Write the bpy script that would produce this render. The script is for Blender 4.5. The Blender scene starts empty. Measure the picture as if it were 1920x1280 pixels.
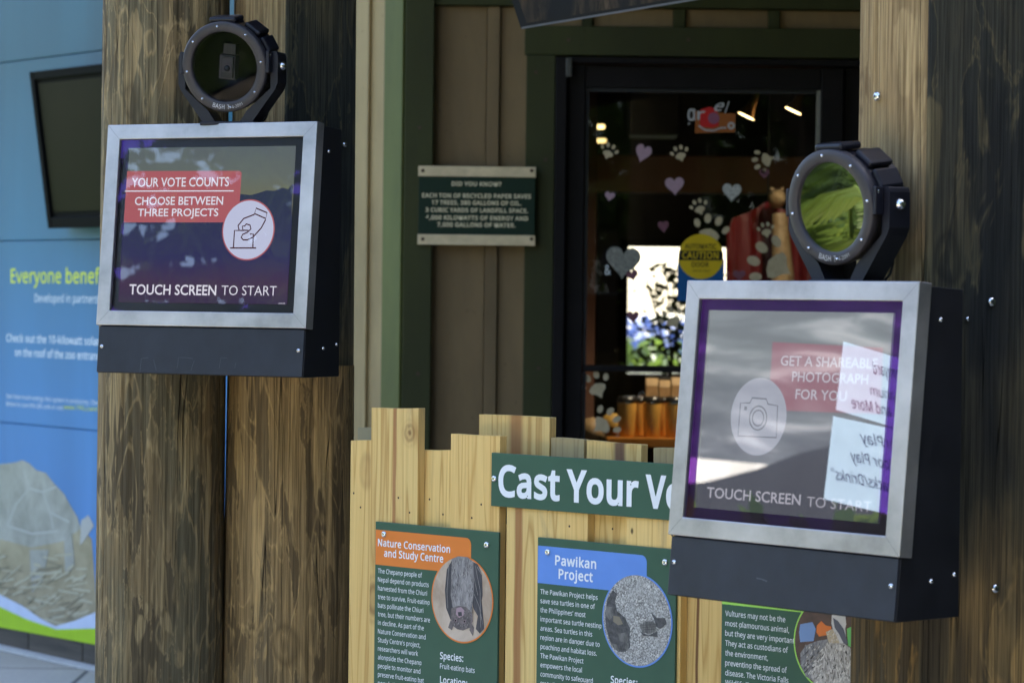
import bpy, math, random
from mathutils import Matrix, Vector
random.seed(7)
C = bpy.context.scene
COL = C.collection
R_ = math.radians

# ------------------------------------------------------------------ camera, sky, sun, exposure
F = 5500.0                       # focal length in photo pixels (1920 wide)
CAM = Vector((0, 0, 1.35))
PITCH, ROLL = R_(-0.87), R_(0.67)
_fw = Vector((0, math.cos(PITCH), math.sin(PITCH)))
_up0 = Vector((0, -math.sin(PITCH), math.cos(PITCH)))
_rt0 = Vector((1, 0, 0))
_rt = _rt0 * math.cos(ROLL) + _up0 * math.sin(ROLL)
_up = _up0 * math.cos(ROLL) - _rt0 * math.sin(ROLL)
cd = bpy.data.cameras.new('camera'); cam = bpy.data.objects.new('camera', cd); COL.objects.link(cam)
cd.sensor_width = 36; cd.lens = F / 1920 * 36
cd.clip_start = .05; cd.clip_end = 600
cam.matrix_world = Matrix(((_rt.x, _up.x, -_fw.x, CAM.x), (_rt.y, _up.y, -_fw.y, CAM.y), (_rt.z, _up.z, -_fw.z, CAM.z), (0, 0, 0, 1)))
cd.dof.use_dof = True; cd.dof.focus_distance = 5.25; cd.dof.aperture_fstop = 8.5
C.camera = cam
SUN_EL, SUN_AZ = R_(44), R_(44)   # azimuth clockwise from +Y: the sun stands behind the shop, to the right
w = bpy.data.worlds.new('World'); C.world = w; w.use_nodes = True
nt = w.node_tree; nt.nodes.clear()
sky = nt.nodes.new('ShaderNodeTexSky'); sky.sky_type = 'NISHITA'; sky.sun_disc = False
sky.air_density = .75; sky.dust_density = 2.5; sky.ozone_density = .3; sky.sun_elevation = SUN_EL; sky.sun_rotation = SUN_AZ
bg = nt.nodes.new('ShaderNodeBackground'); bg.inputs['Strength'].default_value = .15
wo = nt.nodes.new('ShaderNodeOutputWorld')
nt.links.new(sky.outputs[0], bg.inputs[0]); nt.links.new(bg.outputs[0], wo.inputs[0])
sd = bpy.data.lights.new('sun', 'SUN'); sd.energy = 5; sd.angle = R_(.5); sd.color = (1, .93, .80)
sun = bpy.data.objects.new('sun', sd); COL.objects.link(sun)
_sv = Vector((math.sin(SUN_AZ) * math.cos(SUN_EL), math.cos(SUN_AZ) * math.cos(SUN_EL), math.sin(SUN_EL)))
sun.rotation_euler = (-_sv).to_track_quat('-Z', 'Y').to_euler(); sun.location = _sv * 30
C.view_settings.view_transform = 'Standard'; C.view_settings.look = 'None'
C.view_settings.gamma = 1; C.view_settings.use_curve_mapping = False
C.view_settings.exposure = 2.85
C.render.engine = 'CYCLES'
C.cycles.max_bounces = 8; C.cycles.transparent_max_bounces = 16; C.cycles.caustics_reflective = False; C.cycles.caustics_refractive = False

# ------------------------------------------------------------------ helpers
def ray(px, py):
    du, dv = px - 960, py - 640
    c, s = math.cos(ROLL), math.sin(ROLL)
    u, v = c * du + s * dv, -s * du + c * dv
    return _rt0 * (u / F) + _fw - _up0 * (v / F)
def at(px, py, Y):
    d = ray(px, py); return CAM + d * (Y / d.y)
class Fr:
    """a flat frame: local x = U (right), local y = away from the viewer, local z = V (up)"""
    def __init__(s, o, U, V=(0, 0, 1)):
        s.o = Vector(o); s.U = Vector(U).normalized(); V = Vector(V).normalized()
        s.Y = V.cross(s.U).normalized(); s.V = s.U.cross(s.Y).normalized()
        s.M = Matrix(((s.U.x, s.Y.x, s.V.x, s.o.x), (s.U.y, s.Y.y, s.V.y, s.o.y), (s.U.z, s.Y.z, s.V.z, s.o.z), (0, 0, 0, 1)))
    def px(s, px, py, off=0.0):
        d = ray(px, py); o = s.o + s.Y * off
        t = (o - CAM).dot(s.Y) / d.dot(s.Y); p = CAM + d * t - s.o
        return (p.dot(s.U), p.dot(s.V))
    def w(s, u, y, v): return s.o + s.U * u + s.Y * y + s.V * v
def moved(fr, u, y, v): return Fr(fr.w(u, y, v), fr.U, fr.V)

MW = {}
def put(o, M, parent=None):
    COL.objects.link(o); MW[o.name] = M.copy()
    if parent is not None:
        o.parent = parent; o.matrix_basis = MW[parent.name].inverted() @ M
    else: o.matrix_basis = M
    return o
def tag(o, label, cat, group=None, kind=None):
    o['label'] = label; o['category'] = cat
    if group: o['group'] = group
    if kind: o['kind'] = kind
    return o
def thing(name, M, label, cat, group=None):
    if isinstance(M, Fr): M = M.M
    o = bpy.data.objects.new(name, None); o.empty_display_size = .05
    put(o, M); return tag(o, label, cat, group)

class G:
    """collects faces in a frame's local coordinates and links them as one object"""
    def __init__(s): s.v = []; s.f = []; s.m = []; s.mats = []; s.sm = []
    def mi(s, mat):
        if mat not in s.mats: s.mats.append(mat)
        return s.mats.index(mat)
    def add(s, vs, fs, mat, smooth=False):
        b = len(s.v); s.v += [tuple(v) for v in vs]; k = s.mi(mat)
        for f in fs: s.f.append(tuple(b + i for i in f)); s.m.append(k); s.sm.append(smooth)
        return s
    def box(s, x0, x1, y0, y1, z0, z1, mat, M=None):
        vs = [Vector((x, y, z)) for x in (x0, x1) for y in (y0, y1) for z in (z0, z1)]
        if M: vs = [M @ v for v in vs]
        return s.add(vs, [(0, 1, 3, 2), (4, 6, 7, 5), (0, 4, 5, 1), (2, 3, 7, 6), (0, 2, 6, 4), (1, 5, 7, 3)], mat)
    def prism(s, pts, y0, y1, mat, smooth=False, capmat=None):
        n = len(pts)
        vs = [(x, y0, z) for x, z in pts] + [(x, y1, z) for x, z in pts]
        area = sum(pts[i][0] * pts[(i + 1) % n][1] - pts[(i + 1) % n][0] * pts[i][1] for i in range(n))
        fr_, bk = tuple(range(n)), tuple(range(2 * n - 1, n - 1, -1))
        sides = [(i, i + n, (i + 1) % n + n, (i + 1) % n) for i in range(n)]
        if area < 0: fr_, bk, sides = fr_[::-1], bk[::-1], [q[::-1] for q in sides]
        s.add(vs, [fr_, bk], capmat or mat); return s.add(vs, sides, mat, smooth)
    def poly(s, pts, mat, y=0.0):
        n = len(pts)
        area = sum(pts[i][0] * pts[(i + 1) % n][1] - pts[(i + 1) % n][0] * pts[i][1] for i in range(n))
        if area < 0: pts = pts[::-1]
        return s.add([(x, y, z) for x, z in pts], [tuple(range(n))], mat)
    def ppoly(s, fr, pts, mat, y=0.0): return s.poly([fr.px(a, b, y) for a, b in pts], mat, y)
    def disc(s, c, r, mat, y=0.0, n=48, rz=None, a0=0):
        rz = rz or r
        return s.poly([(c[0] + r * math.cos(a0 + 6.28318 * i / n), c[1] + rz * math.sin(a0 + 6.28318 * i / n)) for i in range(n)], mat, y)
    def ring(s, c, r0, r1, mat, y=0.0, n=48):
        vs = []; fs = []
        for i in range(n):
            a = 6.283185 * i / n
            vs += [(c[0] + r0 * math.cos(a), y, c[1] + r0 * math.sin(a)), (c[0] + r1 * math.cos(a), y, c[1] + r1 * math.sin(a))]
        for i in range(n):
            j = (i + 1) % n; fs.append((2 * i, 2 * i + 1, 2 * j + 1, 2 * j))
        return s.add(vs, fs, mat)
    def stroke(s, pts, wd, mat, y=0.0, closed=False):
        P = [Vector(p) for p in pts]; n = len(P); L = []; Rr = []
        for i in range(n):
            a = P[i - 1] if (i or closed) else P[i]; b = P[(i + 1) % n] if (i < n - 1 or closed) else P[i]
            d = (b - a); d = d.normalized() if d.length > 1e-9 else Vector((1, 0)); q = Vector((-d.y, d.x)) * wd / 2
            L.append(P[i] + q); Rr.append(P[i] - q)
        vs = [(p.x, y, p.y) for p in L] + [(p.x, y, p.y) for p in Rr]
        m = n if closed else n - 1
        return s.add(vs, [(i + n, (i + 1) % n + n, (i + 1) % n, i) for i in range(m)], mat)
    def pstroke(s, fr, pts, wd, mat, y=0.0, closed=False): return s.stroke([fr.px(a, b, y) for a, b in pts], wd, mat, y, closed)
    def lathe(s, prof, mat, n=32, M=None, smooth=True, a0=0):
        """prof: (radius, y) pairs, turned about the local y axis"""
        vs = []; fs = []
        for r, y in prof:
            for i in range(n):
                a = a0 + 6.283185 * i / n; vs.append(Vector((r * math.cos(a), y, r * math.sin(a))))
        if M: vs = [M @ v for v in vs]
        for k in range(len(prof) - 1):
            for i in range(n):
                j = (i + 1) % n; fs.append((k * n + i, k * n + j, (k + 1) * n + j, (k + 1) * n + i))
        return s.add(vs, fs, mat, smooth)
    def tube(s, a, b, r0, r1, mat, n=8, cap=True):
        a, b = Vector(a), Vector(b); d = (b - a).normalized(); q = d.to_track_quat('Z', 'Y')
        vs = []
        for p, r in ((a, r0), (b, r1)):
            vs += [p + q @ Vector((r * math.cos(6.283185 * i / n), r * math.sin(6.283185 * i / n), 0)) for i in range(n)]
        s.add(vs, [(i, (i + 1) % n, (i + 1) % n + n, i + n) for i in range(n)], mat, True)
        if cap: s.add(vs, [tuple(range(n - 1, -1, -1)), tuple(range(n, 2 * n))], mat)
        return s
    def text(s, fr, txt, p0, x1, h, mat, y=0.0, bold=0.0, y1=None, res=3, space=1.0, shear=0.0, flip=False, font='S'):
        """txt from photo point p0 (left end of the baseline) to photo column x1, capitals h pixels high"""
        vs, fs, W = glyphs(txt, bold, res, space, shear, font)
        u0, v0 = fr.px(p0[0], p0[1], y); u1, _ = fr.px(x1, p0[1] if y1 is None else y1, y)
        ch = abs(fr.px(p0[0], p0[1] - h, y)[1] - v0)
        kx = (u1 - u0) / W; kz = ch / .69
        if flip: return s.add([(u1 - a * kx, y, v0 + b * kz) for a, b in vs], [f[::-1] for f in fs], mat)
        return s.add([(u0 + a * kx, y, v0 + b * kz) for a, b in vs], fs, mat)
    def build(s, name, fr, parent=None, bevel=0, seg=2, solid=0, keep=False):
        M = fr.M if isinstance(fr, Fr) else fr
        me = bpy.data.meshes.new(name); me.from_pydata(s.v, [], s.f)
        for m in s.mats: me.materials.append(m)
        me.polygons.foreach_set('material_index', s.m); me.polygons.foreach_set('use_smooth', s.sm)
        me.update()
        o = bpy.data.objects.new(name, me); put(o, M, parent)
        if bevel:
            b = o.modifiers.new('bevel', 'BEVEL'); b.width = bevel; b.segments = seg; b.limit_method = 'ANGLE'; b.angle_limit = R_(40)
        return o
_gc = {}
# letter outlines of the signs: per character the advance and its contours, x and y in thousandths
GLY = {
'A':(618,[[527,0,444,214,170,214,88,0,0,0,270,693,348,693,616,0],[340,500,330,528,318,570,307,603,297,564,286,528,277,500,199,291,418,291]]),
'B':(628,[[291,690,404,680,486,652,536,600,553,519,549,481,538,447,519,418,493,395,461,377,421,366,421,362,500,336,532,314,556,284,571,245,576,196,569,138,547,89,512,51,464,23,406,6,336,0,94,0,94,690],[308,396,383,403,430,425,455,460,463,509,453,558,423,591,371,610,295,616,181,616,181,396],[181,324,181,74,320,74,398,82,448,109,474,150,483,203,479,237,467,267,446,291,414,309,370,320,313,324]]),
'C':(611,[[390,623,337,619,290,604,249,581,214,549,187,509,167,462,155,406,151,345,158,266,177,197,210,142,256,100,316,75,388,67,474,74,554,94,554,18,474,-3,376,-10,279,1,200,34,138,86,94,158,68,245,59,346,64,421,81,489,108,549,144,601,192,643,248,674,315,693,390,700,493,689,581,659,546,586,475,612]]),
'D':(705,[[646,352,636,245,604,158,551,89,480,40,392,10,286,0,94,0,94,690,306,690,404,680,487,651,555,604,605,538,636,454],[555,349,547,432,524,500,487,551,435,587,371,608,294,616,181,616,181,74,274,74,397,92,485,144,537,229]]),
'E':(537,[[479,0,94,0,94,690,479,690,479,614,181,614,181,398,462,398,462,323,181,323,181,76,479,76]]),
'F':(502,[[181,0,94,0,94,690,479,690,479,614,181,614,181,369,461,369,461,293,181,293]]),
'G':(704,[[393,364,632,364,632,26,519,-1,390,-10,291,1,209,33,144,86,97,156,68,243,59,345,70,446,102,532,153,603,224,656,312,689,416,700,526,689,622,659,590,584,507,612,412,623,335,615,270,590,219,548,181,493,158,425,150,345,156,268,176,200,210,143,260,101,326,74,410,66,487,70,545,82,545,287,393,287]]),
'H':(716,[[621,0,534,0,534,322,181,322,181,0,94,0,94,690,181,690,181,398,534,398,534,690,621,690]]),
'I':(328,[[288,0,39,0,39,50,120,69,120,620,39,640,39,690,288,690,288,640,207,620,207,69,288,50]]),
'J':(264,[[-4,-184,-44,-180,-75,-171,-75,-98,-42,-104,-6,-107,40,-98,60,-84,75,-64,86,-35,89,4,89,690,176,690,176,11,170,-50,154,-99,127,-136,91,-163,47,-178]]),
'K':(598,[[598,0,496,0,251,330,181,268,181,0,94,0,94,690,181,690,181,350,240,416,300,481,486,690,588,690,314,390]]),
'L':(506,[[94,0,94,690,181,690,181,77,482,77,482,0]]),
'M':(877,[[398,0,171,605,167,605,170,556,173,490,174,418,174,0,94,0,94,690,222,690,435,125,439,125,655,690,783,690,783,0,697,0,697,424,698,492,701,554,704,604,700,604,470,0]]),
'N':(734,[[641,0,539,0,170,573,166,573,170,520,172,456,174,386,174,0,94,0,94,690,194,690,562,119,566,119,564,165,561,233,560,300,560,690,641,690]]),
'O':(755,[[696,346,691,270,676,200,650,140,615,88,570,46,516,16,452,-3,378,-10,302,-3,237,16,182,47,137,88,103,140,78,201,64,270,59,347,68,446,94,532,138,603,200,656,280,690,379,701,474,690,553,657,615,604,660,533,687,446],[151,346,157,265,175,196,206,141,250,100,307,74,378,66,449,74,506,100,549,141,580,196,598,265,604,346,590,462,550,550,480,606,379,624,308,616,250,591,206,550,175,495,157,427]]),
'P':(585,[[276,690,393,677,474,637,520,573,535,487,521,405,503,368,476,335,438,308,390,286,331,273,260,269,181,269,181,0,94,0,94,690],[269,616,181,616,181,343,250,343,310,346,360,357,398,375,424,402,440,438,446,483,435,542,403,583,348,607]]),
'Q':(755,[[696,346,690,266,673,193,645,130,606,77,556,36,495,8,660,-164,535,-164,402,-9,390,-9,378,-10,302,-3,237,16,182,47,137,88,103,140,78,201,64,270,59,347,68,446,94,532,138,603,200,656,280,690,379,701,474,690,553,657,615,604,660,533,687,446],[151,346,157,265,175,196,206,141,250,100,307,74,378,66,449,74,506,100,549,141,580,196,598,265,604,346,590,462,550,550,480,606,379,624,308,616,250,591,206,550,175,495,157,427]]),
'R':(601,[[284,690,362,684,426,668,474,641,508,603,529,554,535,494,530,443,515,402,492,369,463,344,397,309,586,0,485,0,318,285,181,285,181,0,94,0,94,690],[279,615,181,615,181,358,284,358,357,367,407,392,436,433,446,490,441,531,428,562,405,586,373,602,331,612]]),
'S':(531,[[485,184,478,128,455,80,419,42,370,14,309,-4,239,-10,165,-6,100,5,49,23,49,106,136,78,242,66,290,69,328,79,359,96,381,118,394,145,398,177,394,208,384,234,364,256,334,277,236,319,158,354,102,397,69,452,58,524,65,575,86,618,120,653,164,678,217,694,278,700,383,689,469,661,442,586,364,613,276,623,236,620,204,611,178,596,160,576,150,551,146,523,150,491,160,465,180,443,208,423,297,384,400,336,436,308,463,274,480,234]]),
'T':(537,[[312,0,225,0,225,614,10,614,10,690,527,690,527,614,312,614]]),
'U':(706,[[618,244,611,176,590,114,553,63,501,24,434,-1,350,-10,237,8,154,60,104,142,87,246,87,690,174,690,174,242,185,168,219,112,275,77,355,66,412,71,457,88,490,116,514,151,528,194,532,244,532,690,618,690]]),
'V':(580,[[580,690,334,0,246,0,0,690,91,690,246,247,265,193,279,144,290,97,301,144,316,194,334,249,488,690]]),
'W':(899,[[886,690,702,0,615,0,480,452,469,494,458,534,450,568,446,588,442,568,435,534,425,493,413,449,282,0,194,0,12,690,102,690,210,269,220,225,230,182,237,142,242,104,249,144,257,186,268,230,279,274,401,690,491,690,618,270,630,226,641,182,649,141,655,104,663,155,674,211,689,270,795,690]]),
'X':(566,[[562,0,464,0,281,300,96,0,4,0,233,360,18,690,115,690,284,420,454,690,546,690,332,362]]),
'Y':(547,[[274,351,453,690,547,690,317,268,317,0,230,0,230,264,0,690,95,690]]),
'Z':(553,[[515,0,37,0,37,66,400,613,48,613,48,690,506,690,506,624,142,77,515,77]]),
'a':(542,[[278,527,361,516,418,485,452,431,464,353,464,0,402,0,386,74,382,74,336,26,282,-1,208,-10,164,-6,124,7,91,28,66,58,50,96,44,144,60,212,105,263,183,296,293,309,381,312,381,343,374,398,353,433,319,452,274,458,196,446,128,418,102,482,182,514],[304,250,222,241,170,219,142,187,132,143,139,105,159,79,189,64,227,59,287,68,336,95,369,141,380,207,380,253]]),
'b':(594,[[167,556,166,494,162,449,167,449,194,480,228,504,272,521,328,527,415,510,483,460,526,376,541,259,534,177,515,110,482,58,440,20,388,-2,328,-10,272,-4,228,12,194,37,167,66,160,66,143,0,82,0,82,734,167,734],[313,456,264,451,226,435,199,409,181,372,170,323,167,262,167,258,175,174,198,112,244,74,315,61,376,74,419,112,445,175,453,260,445,346,419,407,375,444]]),
'c':(464,[[290,-10,225,-3,168,18,120,54,84,105,61,172,53,256,61,343,85,412,123,464,172,500,230,521,296,528,372,520,432,500,406,429,352,446,294,453,246,448,208,431,178,404,158,365,145,316,141,257,145,200,158,152,178,114,207,86,244,69,289,64,364,72,423,94,423,18,366,-2]]),
'd':(594,[[266,-10,179,7,111,58,68,141,53,258,68,375,112,460,180,511,267,528,337,518,390,490,427,451,433,451,430,488,427,528,427,734,512,734,512,0,444,0,431,70,427,70,390,30,337,1],[279,61,349,72,395,106,420,162,428,242,428,257,420,342,396,405,351,444,278,457,218,444,175,402,150,338,141,256,150,174,175,112,218,74]]),
'e':(545,[[282,528,344,520,397,499,439,464,470,417,489,360,496,294,496,242,141,242,153,165,186,109,238,74,306,63,394,72,472,98,472,24,394,-2,302,-10,233,-2,172,20,122,58,84,110,61,176,53,255,60,334,82,401,116,455,162,495,218,520],[281,458,227,448,185,419,157,372,143,310,407,310,404,352,393,388,376,417,352,439,321,453]]),
'f':(332,[[321,452,190,452,190,0,105,0,105,452,14,452,14,492,105,521,105,551,110,611,125,659,150,695,183,720,224,734,274,739,330,734,374,722,352,655,316,665,274,670,237,662,211,641,196,604,190,552,190,518,321,518]]),
'g':(594,[[266,528,314,523,358,508,396,484,428,449,433,449,444,518,512,518,512,-9,506,-76,487,-132,456,-176,411,-207,352,-226,280,-232,177,-224,94,-199,94,-121,180,-151,285,-161,345,-152,390,-122,418,-76,428,-16,428,5,429,38,431,69,427,69,397,34,360,10,317,-5,267,-10,177,8,110,61,67,146,53,258,67,369,110,455,177,510],[277,456,237,450,204,433,177,404,157,365,145,316,141,257,150,173,176,111,220,72,279,60,347,70,372,83,393,102,420,158,429,238,429,258,425,322,413,372,393,410,363,436,325,451]]),
'h':(597,[[167,519,166,481,162,446,168,446,210,491,266,518,330,527,387,522,434,507,471,482,498,446,514,398,519,337,519,0,435,0,435,332,428,386,407,425,371,448,319,456,267,451,228,434,200,408,181,371,171,324,167,268,167,0,82,0,82,734,167,734]]),
'i':(249,[[167,518,167,0,82,0,82,518],[126,712,160,699,171,682,175,658,171,634,160,618,126,604,106,607,90,618,79,634,75,658,79,682,90,699,106,709]]),
'j':(249,[[21,-232,-21,-228,-53,-220,-53,-152,-23,-158,11,-161,39,-157,62,-144,77,-120,82,-80,82,518,167,518,167,-77,163,-122,152,-160,132,-191,104,-214,68,-227],[75,658,79,682,90,699,106,709,126,712,160,699,171,682,175,658,171,634,160,618,126,604,106,607,90,618,79,634]]),
'k':(516,[[166,351,165,310,162,267,166,267,184,289,207,318,228,343,393,518,493,518,283,297,507,0,405,0,225,242,166,190,166,0,82,0,82,734,166,734]]),
'l':(249,[[167,0,82,0,82,734,167,734]]),
'm':(904,[[650,528,727,516,782,483,814,424,825,337,825,0,741,0,741,334,735,387,716,425,683,448,636,456,571,445,528,413,504,359,496,286,496,0,412,0,412,334,400,402,386,426,365,443,339,453,305,456,259,451,223,434,198,408,180,371,170,325,167,269,167,0,82,0,82,518,151,518,163,448,168,448,208,492,261,519,321,528,376,522,421,506,456,479,479,441,484,441,515,479,555,506,602,522]]),
'n':(597,[[332,528,413,516,472,483,507,424,519,337,519,0,435,0,435,332,428,386,407,425,371,448,319,456,246,444,200,408,175,349,167,269,167,0,82,0,82,518,151,518,163,448,168,448,211,492,268,519]]),
'o':(585,[[532,260,528,199,516,146,495,100,467,61,432,30,391,8,344,-5,291,-10,242,-5,196,8,156,30,121,61,92,100,71,146,58,199,53,260,60,339,82,405,118,458,165,496,224,520,294,528,360,520,418,496,466,458,502,405,525,339],[141,260,145,203,157,154,178,114,207,85,245,67,293,61,340,67,379,85,408,114,428,154,440,203,444,260,440,317,428,365,408,404,378,432,340,450,292,456,224,443,177,404,150,342]]),
'p':(594,[[328,528,415,511,483,461,526,377,541,260,534,179,515,112,483,59,440,21,388,-2,328,-10,257,1,204,28,167,66,161,66,165,24,167,-19,167,-232,82,-232,82,518,152,518,163,448,167,448,204,488,256,517],[313,456,266,451,229,436,202,412,183,377,172,332,167,276,167,260,170,201,181,152,199,112,227,84,265,67,315,61,358,68,393,87,420,118,438,158,450,206,453,261,445,341,419,403,375,443]]),
'q':(594,[[427,-11,428,30,432,70,426,70,400,39,365,14,320,-4,264,-10,179,7,112,58,68,141,53,258,60,340,80,407,112,459,156,497,208,520,267,528,322,522,366,504,401,479,428,448,432,448,444,518,512,518,512,-232,427,-232],[280,61,328,66,366,80,394,105,413,140,424,185,428,240,428,257,420,344,395,406,350,444,278,457,218,444,175,402,150,338,141,256,150,174,175,112,219,74]]),
'r':(399,[[324,528,355,526,385,522,374,444,346,448,318,450,261,438,213,402,179,348,167,276,167,0,82,0,82,518,152,518,161,423,165,423,205,476,258,514,290,524]]),
's':(463,[[420,143,413,97,394,59,364,29,323,8,272,-5,213,-10,119,-1,50,23,50,100,125,72,214,59,270,64,308,80,330,104,337,135,327,170,288,201,210,236,124,274,92,296,69,321,54,352,49,390,63,449,103,492,165,519,244,528,332,518,409,493,380,425,311,448,238,458,192,454,158,441,137,421,130,395,143,359,185,330,264,297,348,259,378,238,401,212,415,181]]),
't':(349,[[255,60,295,63,328,70,328,6,289,-5,241,-10,202,-6,166,4,135,24,110,53,94,95,89,151,89,452,16,452,16,493,90,527,124,637,174,637,174,518,324,518,324,452,174,452,174,153,180,112,197,83,223,66]]),
'u':(597,[[515,518,515,0,446,0,433,69,429,69,386,24,330,-2,265,-10,208,-5,161,10,124,35,98,72,82,119,76,179,76,518,162,518,162,184,169,130,190,92,226,69,277,61,329,66,369,83,397,110,416,146,426,193,430,248,430,518]]),
'v':(491,[[196,0,0,518,91,518,201,213,218,165,233,116,242,75,246,75,258,116,274,166,290,213,400,518,491,518,294,0]]),
'w':(760,[[416,293,405,333,395,371,386,404,381,430,377,430,372,404,364,370,354,332,342,292,249,1,153,1,11,519,98,519,170,242,184,186,197,132,204,88,208,88,214,117,223,154,232,192,242,227,334,519,427,519,516,227,530,180,543,131,551,89,555,89,562,130,574,184,590,242,662,519,749,519,605,1,506,1]]),
'x':(511,[[205,265,26,518,123,518,256,323,388,518,484,518,305,265,494,0,397,0,256,207,113,0,17,0]]),
'y':(493,[[1,518,92,518,204,223,222,173,237,126,247,82,251,82,270,146,296,224,401,518,493,518,270,-72,227,-156,199,-188,167,-212,128,-227,81,-232,40,-230,11,-224,11,-156,36,-160,68,-162,119,-151,156,-119,183,-70,210,-2]]),
'z':(454,[[416,0,38,0,38,56,316,452,54,452,54,518,410,518,410,454,135,66,416,66]]),
'0':(553,[[506,346,493,196,476,136,453,84,421,44,381,14,333,-4,276,-10,205,1,147,33,103,85,72,155,54,243,47,346,53,450,70,537,100,607,143,658,201,690,276,701,346,690,404,658,449,607,480,537,499,450],[132,346,136,259,146,188,165,134,192,94,228,71,276,63,322,70,359,94,386,133,405,188,416,259,420,346,416,432,405,503,386,558,359,597,322,620,276,628,228,620,192,597,165,558,146,503,136,432]]),
'1':(553,[[343,0,260,0,260,482,260,530,262,566,264,601,236,575,204,548,130,488,86,545,272,690,343,690]]),
'2':(553,[[502,0,46,0,46,70,227,253,315,346,369,426,383,467,388,511,379,561,354,598,315,620,266,627,218,623,177,610,100,562,54,618,114,660,184,689,266,700,326,694,377,678,418,650,449,614,468,569,474,516,469,464,452,414,426,368,390,321,298,223,154,81,154,77,502,77]]),
'3':(553,[[476,529,472,485,459,448,438,418,409,393,374,375,334,363,334,360,406,342,457,307,488,258,498,196,491,140,470,89,434,48,383,16,316,-3,233,-10,132,-2,44,28,44,107,137,74,234,62,314,71,368,98,398,141,409,198,403,237,386,268,358,291,320,307,272,317,216,320,149,320,149,392,216,392,269,396,312,409,345,428,370,455,384,486,390,523,381,567,356,601,316,621,264,628,197,621,142,601,90,570,47,628,88,655,139,678,197,694,263,700,357,688,424,651,463,596]]),
'4':(553,[[534,156,433,156,433,0,351,0,351,156,20,156,20,229,345,694,433,694,433,233,534,233],[351,450,351,496,353,535,354,571,356,603,352,603,332,564,310,528,104,233,351,233]]),
'5':(553,[[266,423,332,417,388,399,435,370,469,330,490,280,498,220,490,154,467,97,429,52,378,18,315,-3,240,-10,140,0,61,28,61,108,146,75,241,63,288,67,330,79,364,99,390,128,405,166,411,212,400,272,369,316,316,343,238,352,176,347,120,337,77,364,104,690,449,690,449,613,176,613,160,413,204,420]]),
'6':(553,[[53,295,61,413,90,522,114,571,146,614,186,650,236,677,297,694,369,700,414,698,454,691,454,618,415,627,371,630,310,624,260,608,220,582,190,547,168,506,153,458,138,351,144,351,181,392,234,421,307,432,364,426,412,407,452,377,482,336,501,284,507,222,500,156,480,98,448,52,404,18,351,-3,288,-10,240,-5,196,9,156,32,121,65,92,107,71,160,58,222],[287,62,342,72,386,101,414,151,423,222,415,281,390,327,348,356,290,365,247,360,211,346,180,325,158,299,144,269,139,239,148,176,176,119,223,77,252,66]]),
'7':(553,[[132,0,414,613,42,613,42,690,506,690,506,624,225,0]]),
'8':(553,[[276,700,333,695,383,681,424,658,456,625,476,584,482,534,478,496,464,462,416,407,351,365,428,319,459,292,484,260,499,223,504,179,498,125,476,79,443,42,398,14,342,-4,278,-10,210,-4,152,12,107,40,74,76,54,122,47,176,52,220,67,258,90,290,120,318,190,360,129,404,86,461,74,496,70,535,76,584,97,625,128,657,170,680,220,695],[130,175,140,129,166,91,212,66,276,58,338,66,384,91,412,130,421,178,417,210,404,237,353,283,276,320,261,326,190,286,146,238,134,208],[274,631,226,625,187,606,161,574,153,532,157,499,170,472,216,430,279,398,340,430,382,472,394,499,398,532,390,574,364,606,325,625]]),
'9':(553,[[502,395,494,278,466,168,442,119,410,76,369,40,319,13,258,-4,186,-10,141,-7,98,0,98,72,139,63,184,60,245,66,295,82,335,108,365,142,388,184,403,232,416,338,411,338,374,298,320,269,246,258,191,264,142,283,103,313,73,354,54,405,48,467,55,534,76,592,109,638,153,672,206,693,269,700,316,695,360,681,400,657,435,624,463,582,485,530,498,468],[269,628,214,618,170,588,142,538,132,468,140,408,165,363,206,334,265,325,308,330,345,344,375,365,398,391,412,421,416,451,407,514,380,571,334,613,303,624]]),
'.':(259,[[70,52,74,83,87,102,106,113,128,117,152,113,172,102,185,83,190,52,185,22,172,2,152,-10,128,-14,106,-10,87,2,74,22]]),
',':(259,[[186,102,163,28,134,-51,102,-125,40,-125,58,-46,75,37,88,112,179,112]]),
':':(259,[[70,52,74,83,87,102,106,113,128,117,152,113,172,102,185,83,190,52,185,22,172,2,152,-10,128,-14,106,-10,87,2,74,22],[70,466,74,497,87,517,106,528,128,532,152,528,172,517,185,497,190,466,185,436,172,416,152,404,128,400,106,404,87,416,74,436]]),
';':(259,[[177,102,155,28,125,-51,94,-125,30,-125,44,-67,58,-4,70,57,79,112,170,112],[68,466,72,497,85,517,104,528,126,532,150,528,170,517,183,497,188,466,183,436,170,416,150,404,126,400,104,404,85,416,72,436]]),
'?':(419,[[135,220,142,284,168,334,216,385,275,438,304,479,313,529,306,570,283,600,246,619,196,625,112,613,42,585,12,652,97,686,147,696,202,700,283,688,344,654,382,601,394,530,391,490,380,457,341,400,280,346,232,299,209,258,203,211,203,194,135,194],[113,52,117,83,130,102,149,113,173,117,196,113,214,102,228,83,232,52,228,22,214,2,196,-10,173,-14,149,-10,130,2,117,22]]),
'!':(260,[[158,194,102,194,78,690,182,690],[70,52,74,83,87,102,106,113,130,117,152,113,172,102,185,83,190,52,185,22,172,2,152,-10,130,-14,106,-10,87,2,74,22]]),
"'":(217,[[155,690,135,441,82,441,63,690]]),
'"':(394,[[155,690,135,441,82,441,63,690],[332,690,312,441,259,441,240,690]]),
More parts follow.
